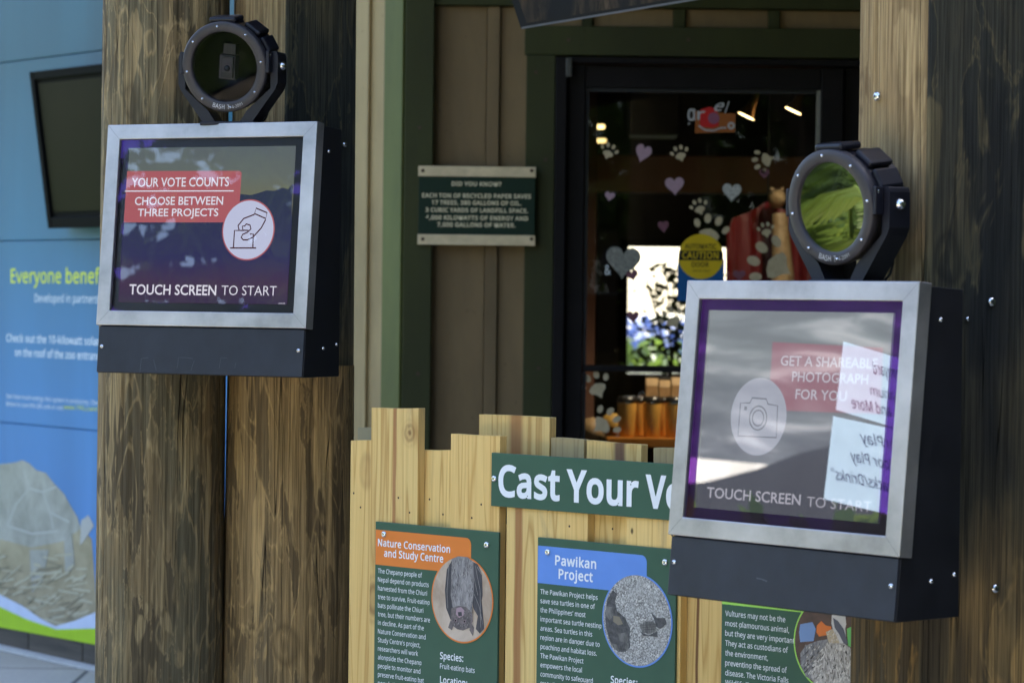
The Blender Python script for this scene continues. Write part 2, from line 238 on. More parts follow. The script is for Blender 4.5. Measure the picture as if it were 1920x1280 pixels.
'&':(707,[[294,701,342,696,383,683,416,661,441,632,456,596,461,552,451,496,422,448,378,408,323,371,509,191,550,260,577,345,663,345,624,230,598,180,564,137,706,0,590,0,506,81,442,34,365,2,269,-10,206,-4,153,12,110,39,78,76,58,124,51,180,56,226,69,265,91,299,121,328,200,383,160,431,128,486,116,550,121,594,137,631,163,661,198,683,242,696],[251,330,192,288,154,242,144,215,140,183,149,135,176,98,218,74,272,66,329,71,378,86,452,134],[291,631,254,626,225,610,206,584,199,551,204,517,218,486,270,421,320,453,352,484,371,516,377,552,371,584,354,609,326,626]]),
'(':(290,[[39,265,42,343,54,420,73,493,100,564,136,629,181,690,261,690,202,594,159,490,133,379,125,266,128,192,140,118,159,46,186,-24,219,-90,260,-153,181,-153,136,-93,100,-28,73,40,54,113,42,188]]),
')':(290,[[251,265,248,188,236,113,217,40,190,-28,154,-93,109,-153,30,-153,71,-90,104,-24,131,46,150,118,161,192,165,266,161,342,150,416,131,490,104,560,70,628,29,690,109,690,154,629,190,564,217,493,236,420,248,343]]),
'-':(311,[[39,221,39,297,272,297,272,221]]),
'/':(359,[[350,690,93,0,10,0,267,690]]),
}
def _fill(cu):
    o = bpy.data.objects.new('t', cu); COL.objects.link(o)
    dg = bpy.context.evaluated_depsgraph_get(); me = bpy.data.meshes.new_from_object(o.evaluated_get(dg))
    vs = [(v.co.x, v.co.y) for v in me.vertices]; fs = [tuple(p.vertices) for p in me.polygons]
    bpy.data.objects.remove(o); bpy.data.curves.remove(cu); bpy.data.meshes.remove(me)
    return vs, fs
def letter(ch, bold):
    key = (ch, bold)
    if key not in _gc:
        cu = bpy.data.curves.new('t', 'CURVE'); cu.dimensions = '2D'; cu.fill_mode = 'BOTH'; cu.offset = bold
        for c in GLY[ch][1]:
            sp = cu.splines.new('POLY'); sp.points.add(len(c) // 2 - 1); sp.use_cyclic_u = True
            for i, p in enumerate(sp.points): p.co = (c[2 * i] / 1000, c[2 * i + 1] / 1000, 0, 1)
        _gc[key] = _fill(cu)
    return _gc[key]
def glyphs(txt, bold, res, space, shear, font='S'):
    if font == 'B':
        key = (txt, bold, res, space, shear)
        if key not in _gc:
            cu = bpy.data.curves.new('t', 'FONT'); cu.body = txt; cu.size = 1; cu.offset = bold; cu.resolution_u = res; cu.space_character = space; cu.shear = shear
            _gc[key] = _fill(cu)
        vs, fs = _gc[key]
    else:
        vs, fs, x = [], [], 0.0
        for ch in txt:
            if ch == ' ': x += .251 * space + bold; continue
            v_, f_ = letter(ch, bold); b = len(vs)
            vs += [(x + p[0] + shear * p[1], p[1]) for p in v_]; fs += [tuple(b + i for i in f) for f in f_]
            x += GLY[ch][0] / 1000 * space + bold * 1.6
    x0 = min(a for a, b in vs); x1 = max(a for a, b in vs)
    return [(a - x0, b) for a, b in vs], fs, x1 - x0

# ------------------------------------------------------------------ materials
def srgb(r, g, b):
    f = lambda c: (c / 255 / 12.92) if c <= 10 else ((c / 255 + .055) / 1.055) ** 2.4
    return (f(r), f(g), f(b), 1)
class NT:
    def __init__(s, name):
        s.mat = bpy.data.materials.new(name); s.mat.use_nodes = True; s.t = s.mat.node_tree
        s.b = s.t.nodes['Principled BSDF']; s.out = s.t.nodes['Material Output']
        s._tc = None
    def set(s, **k):
        for n, v in k.items():
            inp = s.b.inputs[n.replace('_', ' ')]
            if hasattr(v, 'is_output'): s.t.links.new(v, inp)
            else: inp.default_value = v
        return s
    def N(s, typ, ins=None, **props):
        n = s.t.nodes.new(typ)
        for k, v in props.items(): setattr(n, k, v)
        for k, v in (ins or {}).items():
            if v is None: continue
            if hasattr(v, 'is_output'): s.t.links.new(v, n.inputs[k])
            else: n.inputs[k].default_value = v
        return n
    def co(s, sc=(1, 1, 1), loc=(0, 0, 0), rnd=True, which='Object'):
        if not s._tc: s._tc = s.N('ShaderNodeTexCoord')
        src = s._tc.outputs[which]
        if rnd:
            oi = s.N('ShaderNodeObjectInfo')
            ml = s.N('ShaderNodeVectorMath', {0: (37.1, 17.3, 53.7)}, operation='SCALE'); s.t.links.new(oi.outputs['Random'], ml.inputs['Scale'])
            src = s.N('ShaderNodeVectorMath', {0: src, 1: ml.outputs[0]}, operation='ADD').outputs[0]
        return s.N('ShaderNodeMapping', {'Vector': src, 'Scale': sc, 'Location': loc}).outputs[0]
    def noise(s, vec, scale=1, detail=3, rough=.5, dist=0): return s.N('ShaderNodeTexNoise', {'Vector': vec, 'Scale': scale, 'Detail': detail, 'Roughness': rough, 'Distortion': dist}).outputs[0]
    def m(s, op, a, b=None, c=None): return s.N('ShaderNodeMath', {0: a, 1: b, 2: c}, operation=op).outputs[0]
    def ramp(s, fac, stops, interp='LINEAR'):
        n = s.N('ShaderNodeValToRGB', {'Fac': fac}); cr = n.color_ramp; cr.interpolation = interp
        while len(cr.elements) < len(stops): cr.elements.new(.5)
        for e, (p, c) in zip(cr.elements, stops):
            e.position = p; e.color = c if not isinstance(c, (int, float)) else (c, c, c, 1)
        return n.outputs[0]
    def mix(s, fac, a, b, mode='MIX'):
        n = s.N('ShaderNodeMix', data_type='RGBA', blend_type=mode)
        for i, v in ((0, fac), (6, a), (7, b)):
            if hasattr(v, 'is_output'): s.t.links.new(v, n.inputs[i])
            else: n.inputs[i].default_value = v
        return n.outputs[2]
    def bump(s, h, strength=.3, dist=.002): s.t.links.new(s.N('ShaderNodeBump', {'Height': h, 'Strength': strength, 'Distance': dist}).outputs[0], s.b.inputs['Normal']); return s
    def sep(s, vec): return s.N('ShaderNodeSeparateXYZ', {0: vec}).outputs

def plain(name, col, rough=.5, metal=0, var=.12, scale=30, bump=.08, spec=.5):
    n = NT(name); v = n.co(); q = n.noise(v, scale, 4, .6)
    lo = tuple(c * (1 - var) for c in col[:3]) + (1,); hi = tuple(min(1, c * (1 + var)) for c in col[:3]) + (1,)
    n.set(Base_Color=n.ramp(q, [(.3, lo), (.7, hi)]), Roughness=rough, Metallic=metal); n.b.inputs['Specular IOR Level'].default_value = spec
    if bump: n.bump(n.noise(v, scale * 8, 3), bump, .001)
    return n.mat
def emit(name, col, st=1.0):
    n = NT(name); n.set(Base_Color=(0, 0, 0, 1), Emission_Color=col, Emission_Strength=st, Roughness=.6); n.b.inputs['Specular IOR Level'].default_value = 0
    return n.mat
def printm(name, col, rough=.45):
    n = NT(name); v = n.co(rnd=False); q = n.noise(v, 18, 4)
    n.set(Base_Color=n.ramp(q, [(.2, tuple(c * .92 for c in col[:3]) + (1,)), (.8, tuple(min(1, c * 1.06) for c in col[:3]) + (1,))]), Roughness=rough); n.b.inputs['Specular IOR Level'].default_value = .2; return n.mat

def pole_mat(name, light, mid, dark, grey, seed=0, patch=.5, rings=9, lines=.75, sc=1.0, warm_below=None):
    n = NT(name)
    wob = n.N('ShaderNodeTexNoise', {'Vector': n.co((5, 5, 2.2), (seed, 2, 1), rnd=False), 'Scale': 1, 'Detail': 2}).outputs['Color']
    def P(scv, loc):
        b_ = n.co(scv, loc, rnd=False); return n.N('ShaderNodeVectorMath', {0: b_, 1: n.N('ShaderNodeVectorMath', {0: wob, 'Scale': .9}, operation='SCALE').outputs[0]}, operation='ADD').outputs[0]
    fib = n.noise(n.co((230, 230, 5), (seed, 0, 0), rnd=False), 1, 4, .65); fib2 = n.noise(n.co((75, 75, 1.6), (0, seed, 0), rnd=False), 1, 3, .6)
    base = n.noise(P((13 * sc, 13 * sc, 2.9 * sc), (seed, seed * .7, seed * 1.3)), 1.0, 2.5, .5, .3)
    jit = n.m('MULTIPLY_ADD', fib2, .03, base)
    ring = n.m('PINGPONG', n.m('MULTIPLY', jit, rings * 1.6), 1.0)
    line = n.ramp(ring, [(0, 1), (.10, .8), (.22, .1), (.5, 0)])
    lm = n.ramp(n.noise(n.co((6, 6, 2), (seed, 7, 2), rnd=False), 1, 2), [(.38, .15), (.6, 1)])
    line = n.m('MULTIPLY', line, lm)
    pn = n.noise(P((24 * sc, 24 * sc, 4.2 * sc), (seed * 2 + 4, 1, seed)), 1, 5, .6, .3)
    pmask = n.ramp(pn, [(patch - .012, 0), (patch + .012, 1)])
    edge = n.m('MAXIMUM', n.m('SUBTRACT', 1, n.m('MULTIPLY', n.m('ABSOLUTE', n.m('SUBTRACT', pn, patch - .012)), 75)), 0)
    gm = n.ramp(n.noise(P((9, 9, 1.6), (3, seed, 8)), 1, 4, .6), [(.44, 0), (.56, 1)])
    col = n.mix(pmask, mid, dark); col = n.mix(n.m('MULTIPLY', gm, .75), col, grey)
    warm = n.ramp(n.noise(P((20 * sc, 20 * sc, 3.2 * sc), (9, 2, seed + 5)), 1, 3, .5, .3), [(.60, 0), (.615, 1)])
    col = n.mix(n.m('MULTIPLY', warm, .75), col, light)
    col = n.mix(n.m('MULTIPLY', line, lines), col, light); col = n.mix(n.m('MULTIPLY', edge, .55), col, light)
    col = n.mix(n.ramp(fib, [(.34, .75), (.6, 0)]), col, tuple(c * .35 for c in dark[:3]) + (1,))
    col = n.mix(n.ramp(fib2, [(.35, .32), (.55, 0)]), col, tuple(c * .8 for c in dark[:3]) + (1,))
    vk = n.N('ShaderNodeTexVoronoi', {'Vector': P((4.5, 4.5, 2.6), (seed, 0, seed)), 'Scale': 1.0}).outputs['Distance']
    kr = n.m('PINGPONG', n.m('MULTIPLY', vk, 24), 1)
    col = n.mix(n.m('MULTIPLY', n.ramp(vk, [(.09, .8), (.2, 0)]), kr), col, tuple(c * .6 for c in dark[:3]) + (1,))
    z = n.noise(n.co((22, 22, .5), (seed, 5, 0), rnd=False), 1, 2, .5)
    crack = n.m('MAXIMUM', n.m('SUBTRACT', 1, n.m('MULTIPLY', n.m('ABSOLUTE', n.m('SUBTRACT', z, .5)), 210)), 0)
    crack = n.m('MULTIPLY', crack, n.ramp(n.noise(n.co((3, 3, 1.1), (1, seed, 3), rnd=False), 1, 1), [(.47, 0), (.52, 1)]))
    col = n.mix(n.m('MULTIPLY', crack, .95), col, (.006, .005, .004, 1))
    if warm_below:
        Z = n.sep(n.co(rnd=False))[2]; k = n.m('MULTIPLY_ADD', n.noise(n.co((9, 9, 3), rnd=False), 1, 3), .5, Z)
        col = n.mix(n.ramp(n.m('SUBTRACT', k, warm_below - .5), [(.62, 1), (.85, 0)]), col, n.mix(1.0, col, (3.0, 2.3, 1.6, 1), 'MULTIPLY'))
    n.set(Base_Color=col, Roughness=.8); n.b.inputs['Specular IOR Level'].default_value = .12
    h = n.m('SUBTRACT', n.m('MULTIPLY_ADD', fib, .8, n.m('MULTIPLY', line, .4)), n.m('MULTIPLY', crack, 2.5))
    return n.bump(h, .7, .004).mat

def pine_mat(name, base, dark, streak=None, sw=.012, scol=(.10, .035, .015, 1), grey=0.0, knot=None):
    n = NT(name); v = n.co((22, 22, .9)); 
    w1 = n.noise(v, 1, 2, .4, .3)
    ring = n.m('PINGPONG', n.m('MULTIPLY', w1, 16), 1.0)
    fib = n.noise(n.co((260, 260, 5)), 1, 3, .6)
    tone = n.noise(n.co((9, 9, .8)), 1, 2)
    col = n.ramp(ring, [(0, dark), (.3, base), (1, tuple(min(1, c * 1.07) for c in base[:3]) + (1,))])
    col = n.mix(n.ramp(tone, [(.35, .0), (.7, .5)]), col, tuple(a * b for a, b in zip(base[:3], (1.02, .86, .66))) + (1,))
    col = n.mix(n.ramp(fib, [(.3, .35), (.6, 0)]), col, dark)
    if grey: col = n.mix(grey, col, (.15, .16, .12, 1))
    # small knots and nail specks
    vk = n.N('ShaderNodeTexVoronoi', {'Vector': n.co((16, 16, 9)), 'Scale': 1.0}).outputs['Distance']
    col = n.mix(n.ramp(vk, [(.045, .9), (.07, 0)]), col, (.05, .025, .012, 1))
    kn = n.N('ShaderNodeTexVoronoi', {'Vector': n.co((6.5, 6.5, 3.6), (2, 1, 5)), 'Scale': 1.0}).outputs['Distance']
    kq = n.m('PINGPONG', n.m('MULTIPLY_ADD', w1, 3, n.m('MULTIPLY', kn, 34)), 1)
    col = n.mix(n.m('MULTIPLY', n.ramp(kn, [(.05, 1), (.13, .65), (.21, 0)]), n.ramp(kq, [(.2, 1), (.9, .45)])), col, (.16, .065, .02, 1))
    st = n.ramp(n.noise(n.co((14, 14, 2.2)), 1, 6, .7, .8), [(.60, 0), (.74, .5)])
    col = n.mix(st, col, (.26, .20, .12, 1))
    loc = n.co(rnd=False); X = n.sep(loc)
    if streak is not None:
        wob = n.m('MULTIPLY_ADD', n.noise(n.co((4, 4, 5), rnd=False), 1, 3), .012, n.m('SUBTRACT', X[0], streak + .006))
        sm = n.ramp(n.m('DIVIDE', n.m('ABSOLUTE', wob), sw), [(.5, 1), (1, 0)])
        col = n.mix(n.m('MULTIPLY', sm, .85), col, scol)
    if knot is not None:
        d = n.N('ShaderNodeVectorMath', {0: n.N('ShaderNodeMapping', {'Vector': loc, 'Location': (-knot[0], 0, -knot[1] * .8), 'Scale': (1, 0, .8)}).outputs[0]}, operation='LENGTH').outputs['Value']
        kr = n.m('PINGPONG', n.m('MULTIPLY_ADD', n.noise(n.co((60, 60, 40), rnd=False), 1, 3), 3.2, n.m('MULTIPLY', d, 210)), 1)
        km = n.ramp(d, [(.003, .8), (.010, .5), (.022, 0)])
        col = n.mix(n.m('MULTIPLY', km, n.ramp(kr, [(.2, 1), (.8, .35)])), col, (.13, .05, .015, 1))
    n.set(Base_Color=col, Roughness=.62); n.b.inputs['Specular IOR Level'].default_value = .3
    return n.bump(n.m('MULTIPLY_ADD', fib, .4, ring), .18, .002).mat

def painted(name, col, rough=.6, grain=.25):
    n = NT(name); v = n.co((120, 120, 4)); q = n.noise(v, 1, 4, .6); d = n.noise(n.co((5, 5, 2)), 1, 4, .6)
    c1 = tuple(c * .85 for c in col[:3]) + (1,); c2 = tuple(min(1, c * 1.1) for c in col[:3]) + (1,)
    c = n.ramp(d, [(.3, c1), (.7, c2)])
    sp = n.ramp(n.noise(n.co((60, 60, 40)), 1, 2), [(.70, 0), (.74, .5)])
    c = n.mix(sp, c, tuple(x * .55 for x in col[:3]) + (1,))
    dirt = n.ramp(n.noise(n.co((3, 3, .8)), 1, 6, .7, .6), [(.35, .55), (.62, 0)])
    c = n.mix(dirt, c, tuple(x * .5 + .006 for x in col[:3]) + (1,))
    n.set(Base_Color=c, Roughness=rough); n.b.inputs['Specular IOR Level'].default_value = .16; return n.bump(q, grain * 1.5, .0015).mat

def steel(name='brushed_steel'):
    n = NT(name); q = n.noise(n.co((6, 60, 500), rnd=False), 1, 3, .6); s = n.noise(n.co((7, 7, 7), rnd=False), 1, 5, .65)
    n.set(Base_Color=n.ramp(s, [(.3, (.33, .315, .325, 1)), (.5, (.48, .455, .465, 1)), (.7, (.58, .55, .56, 1))]), Metallic=.85,
          Roughness=n.m('MULTIPLY_ADD', q, .16, n.m('MULTIPLY_ADD', s, .3, .18))); n.b.inputs['Anisotropic'].default_value = .5
    return n.bump(q, .16, .0005).mat
def coat(name, col, rough=.5, sc=900, st=.25, spec=.3):
    n = NT(name); q = n.noise(n.co((1, 1, 1), rnd=False), sc, 2); s = n.noise(n.co((14, 14, 14), rnd=False), 1, 5, .65)
    n.set(Base_Color=n.ramp(s, [(.35, tuple(c * .85 for c in col[:3]) + (1,)), (.75, tuple(c * 1.35 for c in col[:3]) + (1,))]), Roughness=n.m('MULTIPLY_ADD', s, .25, rough - .1)); n.b.inputs['Specular IOR Level'].default_value = spec
    return n.bump(q, st, .0006).mat
def glass(name, ior=1.5, tint=(1, 1, 1, 1), rough=.0, extra=0.0, warp=0.0, border=None):
    """a pane you look through: transparent with a mirror reflection on its face"""
    n = NT(name); t = n.t; t.nodes.remove(n.b)
    fr = n.N('ShaderNodeFresnel', {'IOR': ior}).outputs[0]
    if extra: fr = n.m('MINIMUM', n.m('ADD', fr, extra), 1.0)
    fr = n.m('MULTIPLY', fr, n.m('SUBTRACT', 1, n.N('ShaderNodeNewGeometry').outputs['Backfacing']))
    tr = n.N('ShaderNodeBsdfTransparent', {'Color': tint}).outputs[0]; gl = n.N('ShaderNodeBsdfAnisotropic', {'Color': (1, 1, 1, 1), 'Roughness': rough})
    if border:                       # coated violet margin around the picture area
        X = n.sep(n.co(rnd=False)); inside = n.m('MULTIPLY', n.m('LESS_THAN', n.m('ABSOLUTE', X[0]), .188), n.m('LESS_THAN', n.m('ABSOLUTE', X[2]), .1505))
        t.links.new(n.mix(inside, border, (1, 1, 1, 1)), gl.inputs['Color'])
    if warp:
        b = n.N('ShaderNodeBump', {'Height': n.noise(n.co((1, 1, 1), rnd=False), 5, 2), 'Strength': warp, 'Distance': .01}); t.links.new(b.outputs[0], gl.inputs['Normal'])
    mx = n.N('ShaderNodeMixShader', {0: fr}); t.links.new(tr, mx.inputs[1]); t.links.new(gl.outputs[0], mx.inputs[2])
    t.links.new(mx.outputs[0], n.out.inputs['Surface']); return n.mat
def leafm(name, col, tcol):
    n = NT(name); t = n.t; q = n.noise(n.co(rnd=False), 3, 3); s = n.mix(q, tuple(c * .6 for c in col[:3]) + (1,), tuple(c * 1.5 for c in col[:3]) + (1,))
    n.set(Base_Color=s, Roughness=.45)
    tl = n.N('ShaderNodeBsdfTranslucent', {'Color': tcol}).outputs[0]; mx = n.N('ShaderNodeMixShader', {0: .4})
    t.links.new(n.b.outputs[0], mx.inputs[1]); t.links.new(tl, mx.inputs[2]); t.links.new(mx.outputs[0], n.out.inputs['Surface']); return n.mat

TAN = srgb(150, 126, 92)
M = {}
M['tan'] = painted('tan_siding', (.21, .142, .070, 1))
M['tan2'] = painted('tan_siding_lit', (.33, .24, .115, 1))  # lighter copy of the tan for the wall face turned to the light
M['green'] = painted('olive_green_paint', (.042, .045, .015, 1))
M['green2'] = painted('olive_green_paint_lit', (.10, .11, .032, 1))  # same green lightened: the lit side of the corner is in the colour
M['dkframe'] = coat('dark_bronze_aluminium', (.008, .0065, .0065, 1), .55, 400, .05, .12)
M['rubber'] = plain('black_gasket', (.006, .006, .006, 1), .7)
M['steel'] = steel(); M['black'] = coat('black_powder_coat', (.012, .012, .015, 1), .5)
M['panel'] = coat('charcoal_powder_coat', (.022, .025, .034, 1), .46)
M['hous'] = coat('anodised_black_housing', (.010, .010, .016, 1), .38, 500, .1)
M['hring'] = coat('anodised_grey_ring', (.040, .036, .040, 1), .42, 500, .08)
M['chrome'] = plain('bright_steel', (.75, .75, .75, 1), .22, 1, .1, 60, 0)
M['screwdk'] = plain('dark_recess', (.03, .03, .03, 1), .5)
M['rust'] = plain('rusty_bolt', (.06, .03, .018, 1), .8)
M['deep'] = plain('black_bezel_print', (.003, .003, .006, 1), .3, bump=0)
M['seam'] = plain('weld_seam', (.20, .19, .19, 1), .5, .6)
M['concrete'] = None

# ------------------------------------------------------------------ ground
n = NT('concrete_paving'); v = n.co(rnd=False); big = n.noise(v, .8, 5, .6); fine = n.noise(v, 60, 4, .7)
X = n.sep(v); gx = n.m('PINGPONG', X[0], .75); gy = n.m('PINGPONG', X[1], .75)
jl = n.ramp(n.m('MINIMUM', gx, gy), [(0, 1), (.006, 1), (.010, 0)])
col = n.mix(n.ramp(fine, [(.3, .4), (.7, 0)]), n.ramp(big, [(.3, (.30, .27, .225, 1)), (.7, (.46, .41, .33, 1))]), (.17, .16, .15, 1))
n.set(Base_Color=n.mix(jl, col, (.07, .065, .06, 1)), Roughness=.85); M['concrete'] = n.bump(n.m('SUBTRACT', fine, n.m('MULTIPLY', jl, 2)), .3, .004).mat
W0 = Fr((0, 0, 0), (1, 0, 0))
g = G(); g.add([(-250, -250, 0), (250, -250, 0), (250, 250, 0), (-250, 250, 0)], [(0, 1, 2, 3)], M['concrete'])
g.build('ground', W0)['kind'] = 'structure'
n = NT('grass_lawn'); v = n.co(rnd=False)
n.set(Base_Color=n.ramp(n.noise(v, 6, 6, .7), [(.3, (.03, .06, .012, 1)), (.7, (.09, .15, .03, 1))]), Roughness=.9); M['lawn'] = n.bump(n.noise(v, 80, 3), .6, .02).mat
for nm, pts in (('lawn', [(-60, -2, .02), (-4.6, -2, .02), (-4.6, 60, .02), (-60, 60, .02)]), ('planting_bed', [(-60, -60, .02), (60, -60, .02), (60, -7, .02), (-60, -7, .02)])):
    g = G(); g.add(pts, [(0, 1, 2, 3)], M['lawn']); g.build(nm, W0)['kind'] = 'structure'

# ------------------------------------------------------------------ shop building
YW = 9.0
DW = Fr((0, YW, 0), (1, 0, 0))                 # the wall with the door
cx, _ = DW.px(759, 400)
AW = Fr((cx, YW, 0), (.598, -.801, 0))         # the wall that runs back to the left
bld = thing('shop_building', DW, 'tan board building with olive green trim and a black framed glass door', 'building')
HT = 3.3
def vert(fr, x0, x1, y0, y1, z0, z1, mat, name, par, px=True, bevel=.002, ym=400):
    """an upright board; x0, x1 given as photo columns"""
    if px: u0, u1 = fr.px(x0, ym, y0)[0], fr.px(x1, ym, y0)[0]
    else: u0, u1 = x0, x1
    g = G(); g.box(u0, u1, y0, y1, z0, z1, mat); return g.build(name, fr, par, bevel)
zrow = lambda y, off=0: DW.px(1000, y, off)[1]
# backing wall with the doorway left open
dx0, dx1 = DW.px(1040, 400)[0], DW.px(1700, 400)[0] + .55
zt = zrow(106)
g = G(); g.box(cx, dx0, .06, .2, 0, HT, M['tan']); g.box(dx0, dx1, .06, .2, zt, HT, M['tan']); g.box(dx1, 6, .06, .2, 0, HT, M['tan']); g.build('wall', DW, bld)
# boards
vert(DW, 757, 810, -.012, .055, 0, HT, M['green'], 'corner_board', bld)
vert(DW, 812, 913, .035, .058, 0, zrow(12), M['tan'], 'siding_board', bld, ym=100)
vert(DW, 914, 937, .02, .058, 0, zrow(12), M['tan'], 'batten', bld, ym=100)
vert(DW, 937.5, 1000, .035, .058, 0, zrow(12), M['tan'], 'siding_board', bld, ym=100)
vert(DW, 984, 1038, .008, .034, 0, zrow(103), M['green'], 'door_casing', bld)
g = G(); g.box(DW.px(984, 75)[0], dx1 + .09, .006, .055, zrow(103) + .001, zrow(48), M['green']); g.build('door_head_casing', DW, bld, .002)
g = G(); g.box(DW.px(811, 5)[0], 6, .006, .058, zrow(11), zrow(11) + .16, M['green']); g.build('frieze_board', DW, bld, .002)
for a, b in ((1002, 1091), (1112, 1262), (1286, 1440), (1463, 1640), (1662, 1840)):
    vert(DW, a, b, .038, .058, zrow(48) + .001, zrow(12) - .001, M['tan'], 'siding_board', bld, ym=30)
for a, b in ((1092, 1111), (1263, 1285), (1441, 1462), (1641, 1661)):
    vert(DW, a, b, .024, .058, zrow(48) + .001, zrow(12) - .001, M['green'], 'batten', bld, ym=30)
for k in range(5):
    x = dx1 + .1 + k * .3
    vert(DW, x, x + .296, .038, .058, 0, zrow(48) - .002, M['tan'], 'siding_board', bld, px=False)
# casing nails
for x, y in ((1066, 75), (1291, 75), (1005, 136), (787, 240), (1023, 300), (784, 700), (1010, 690)):
    u, v_ = DW.px(x, y); g = G(); g.disc((u, v_), .006, M['rust'], -.0135 if x < 810 else .004, 10); g.build('nail_head', DW, bld)
# angled wall
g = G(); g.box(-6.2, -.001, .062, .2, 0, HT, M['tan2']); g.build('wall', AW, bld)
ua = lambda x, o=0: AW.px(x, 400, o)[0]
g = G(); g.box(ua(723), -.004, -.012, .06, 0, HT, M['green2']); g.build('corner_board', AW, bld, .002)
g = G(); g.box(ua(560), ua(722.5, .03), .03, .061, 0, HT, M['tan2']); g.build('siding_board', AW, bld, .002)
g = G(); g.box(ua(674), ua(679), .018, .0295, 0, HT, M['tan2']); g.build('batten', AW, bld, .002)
n = NT('stained_skirting'); v = n.co((3, 3, 40)); n.set(Base_Color=n.ramp(n.noise(v, 1, 4, .6), [(.3, (.035, .028, .02, 1)), (.7, (.09, .072, .05, 1))]), Roughness=.8); M['skirt'] = n.mat
for k in range(14):
    g = G(); u1 = ua(520) - k * .42; g.box(u1 - .414, u1, -.02, .03, .012, .15, M['skirt']); g.build('skirting_board', AW, bld, .003)
g = G(); g.box(-6.2, ua(520), -.075, .06, 0, .012, plain('pale_sill', (.42, .41, .39, 1), .8)); g.build('base_strip', AW, bld, .003)
# roof that oversails the door and posts
M['soffit'] = painted('dark_green_soffit', (.055, .06, .035, 1)); M['shingle'] = plain('grey_shingles', (.09, .085, .08, 1), .9)
g = G(); g.box(-.75, 6.4, 4.95 - YW, .25, 3.06, 3.12, M['soffit']); g.build('soffit', DW, bld)
g = G(); g.box(-.85, 6.6, 4.85 - YW, 8, 3.124, 3.42, M['shingle']); g.build('roof', DW, bld)
for k in range(7):
    g = G(); x = -.6 + k * 1.1; g.box(x, x + .09, 5.0 - YW, .0, 2.86, 3.058, M['soffit']); g.build('rafter', DW, bld, .004)
# shop interior
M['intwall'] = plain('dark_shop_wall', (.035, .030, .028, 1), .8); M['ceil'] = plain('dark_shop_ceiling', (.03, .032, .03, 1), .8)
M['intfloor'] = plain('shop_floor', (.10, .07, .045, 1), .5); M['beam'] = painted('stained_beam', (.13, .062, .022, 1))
YB = 16.0
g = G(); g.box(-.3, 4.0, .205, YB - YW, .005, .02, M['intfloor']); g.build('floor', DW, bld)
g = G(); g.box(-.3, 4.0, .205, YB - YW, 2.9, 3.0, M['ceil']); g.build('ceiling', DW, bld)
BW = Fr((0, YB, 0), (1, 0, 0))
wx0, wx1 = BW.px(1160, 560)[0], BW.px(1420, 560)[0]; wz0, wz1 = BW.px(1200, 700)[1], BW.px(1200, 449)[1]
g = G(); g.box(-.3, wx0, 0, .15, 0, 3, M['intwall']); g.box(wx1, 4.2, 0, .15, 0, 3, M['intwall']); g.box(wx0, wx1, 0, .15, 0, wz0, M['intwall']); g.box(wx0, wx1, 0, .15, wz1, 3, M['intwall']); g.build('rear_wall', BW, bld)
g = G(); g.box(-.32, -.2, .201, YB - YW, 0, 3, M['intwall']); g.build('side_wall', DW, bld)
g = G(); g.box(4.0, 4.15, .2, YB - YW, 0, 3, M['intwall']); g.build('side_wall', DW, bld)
g = G(); g.box(2.3, 2.5, -13, -.001, 0, HT, M['green']); g.build('light_block_wall', DW, bld)  # unseen wall, added to keep light from coming in at the right
g = G(); g.box(wx0, wx0 + .05, -.02, .1, wz0, wz1, M['dkframe']); g.box(wx0, wx1, -.02, .1, wz1 - .04, wz1 - .001, M['dkframe']); g.build('window_frame', BW, bld)
g = G(); B2 = Fr((0, 11.3, 0), (1, 0, 0)); g.box(B2.px(1105, 300)[0], 3.9, 0, .14, B2.px(1300, 362)[1], B2.px(1300, 292)[1], M['beam']); g.build('ceiling_beam', B2, bld, .006)
g = G(); B3 = Fr((0, 10.6, 0), (1, 0, 0)); g.box(B3.px(1085, 500)[0], B3.px(1117, 500)[0], 0, .1, 0, 2.9, plain('brick_red_post', (.10, .042, .025, 1), .8)); g.build('interior_post', B3, bld, .004)
B4 = Fr((0, 12.5, 0), (1, 0, 0)); g = G(); g.box(B4.px(1120, 500)[0], B4.px(1158, 500)[0], 0, .5, 0, 1.85, M['intwall']); g.build('display_partition', B4, bld, .004)
B5 = Fr((0, 13.5, 0), (1, 0, 0)); g = G(); g.box(B5.px(1180, 200)[0], B5.px(1275, 200)[0], 0, .3, 2.1, 2.9, plain('slate_duct', (.03, .034, .042, 1), .6)); g.build('duct', B5, bld, .01)

# door
DF = moved(DW, 0, 0, 0)
dr = G(); 
fx0 = DW.px(1039, 400)[0]
g = G(); g.box(fx0, DW.px(1060, 400)[0], .0, .12, 0, zt, M['dkframe']); g.box(DW.px(1060, 400)[0] - .02, DW.px(1068, 400)[0], .08, .12, 0, zt, M['dkframe']); g.box(DW.px(1572, 400)[0], DW.px(1592, 400)[0], .1, .14, 0, zt, M['dkframe']); g.box(DW.px(1060, 400)[0] + .001, dx1 - .001, .0, .12, zrow(117), zt, M['dkframe']); g.build('door_frame', DW, bld, .003)
door = G(); L0, L1, Rr0, Rr1 = DW.px(1062, 400, .03)[0], DW.px(1095, 400, .03)[0], DW.px(1538, 300, .03)[0], DW.px(1580, 300, .03)[0]
TT, TB = zrow(121, .03), zrow(163, .03)
d = bpy.data.objects.new('door', None); put(d, DW.M, bld)
g = G(); g.box(L0, L1, .03, .075, .03, TT, M['dkframe']); g.build('stile', DW, d, .003)
g = G(); g.box(Rr0, Rr1, .03, .075, .03, TT, M['dkframe']); g.build('stile', DW, d, .003)
g = G(); g.box(L1 + .001, Rr0 - .001, .032, .073, TB, TT - .002, M['dkframe']); g.build('top_rail', DW, d, .003)
g = G(); g.box(L1 + .001, Rr0 - .001, .032, .073, .03, .22, M['dkframe']); g.build('bottom_rail', DW, d, .003)
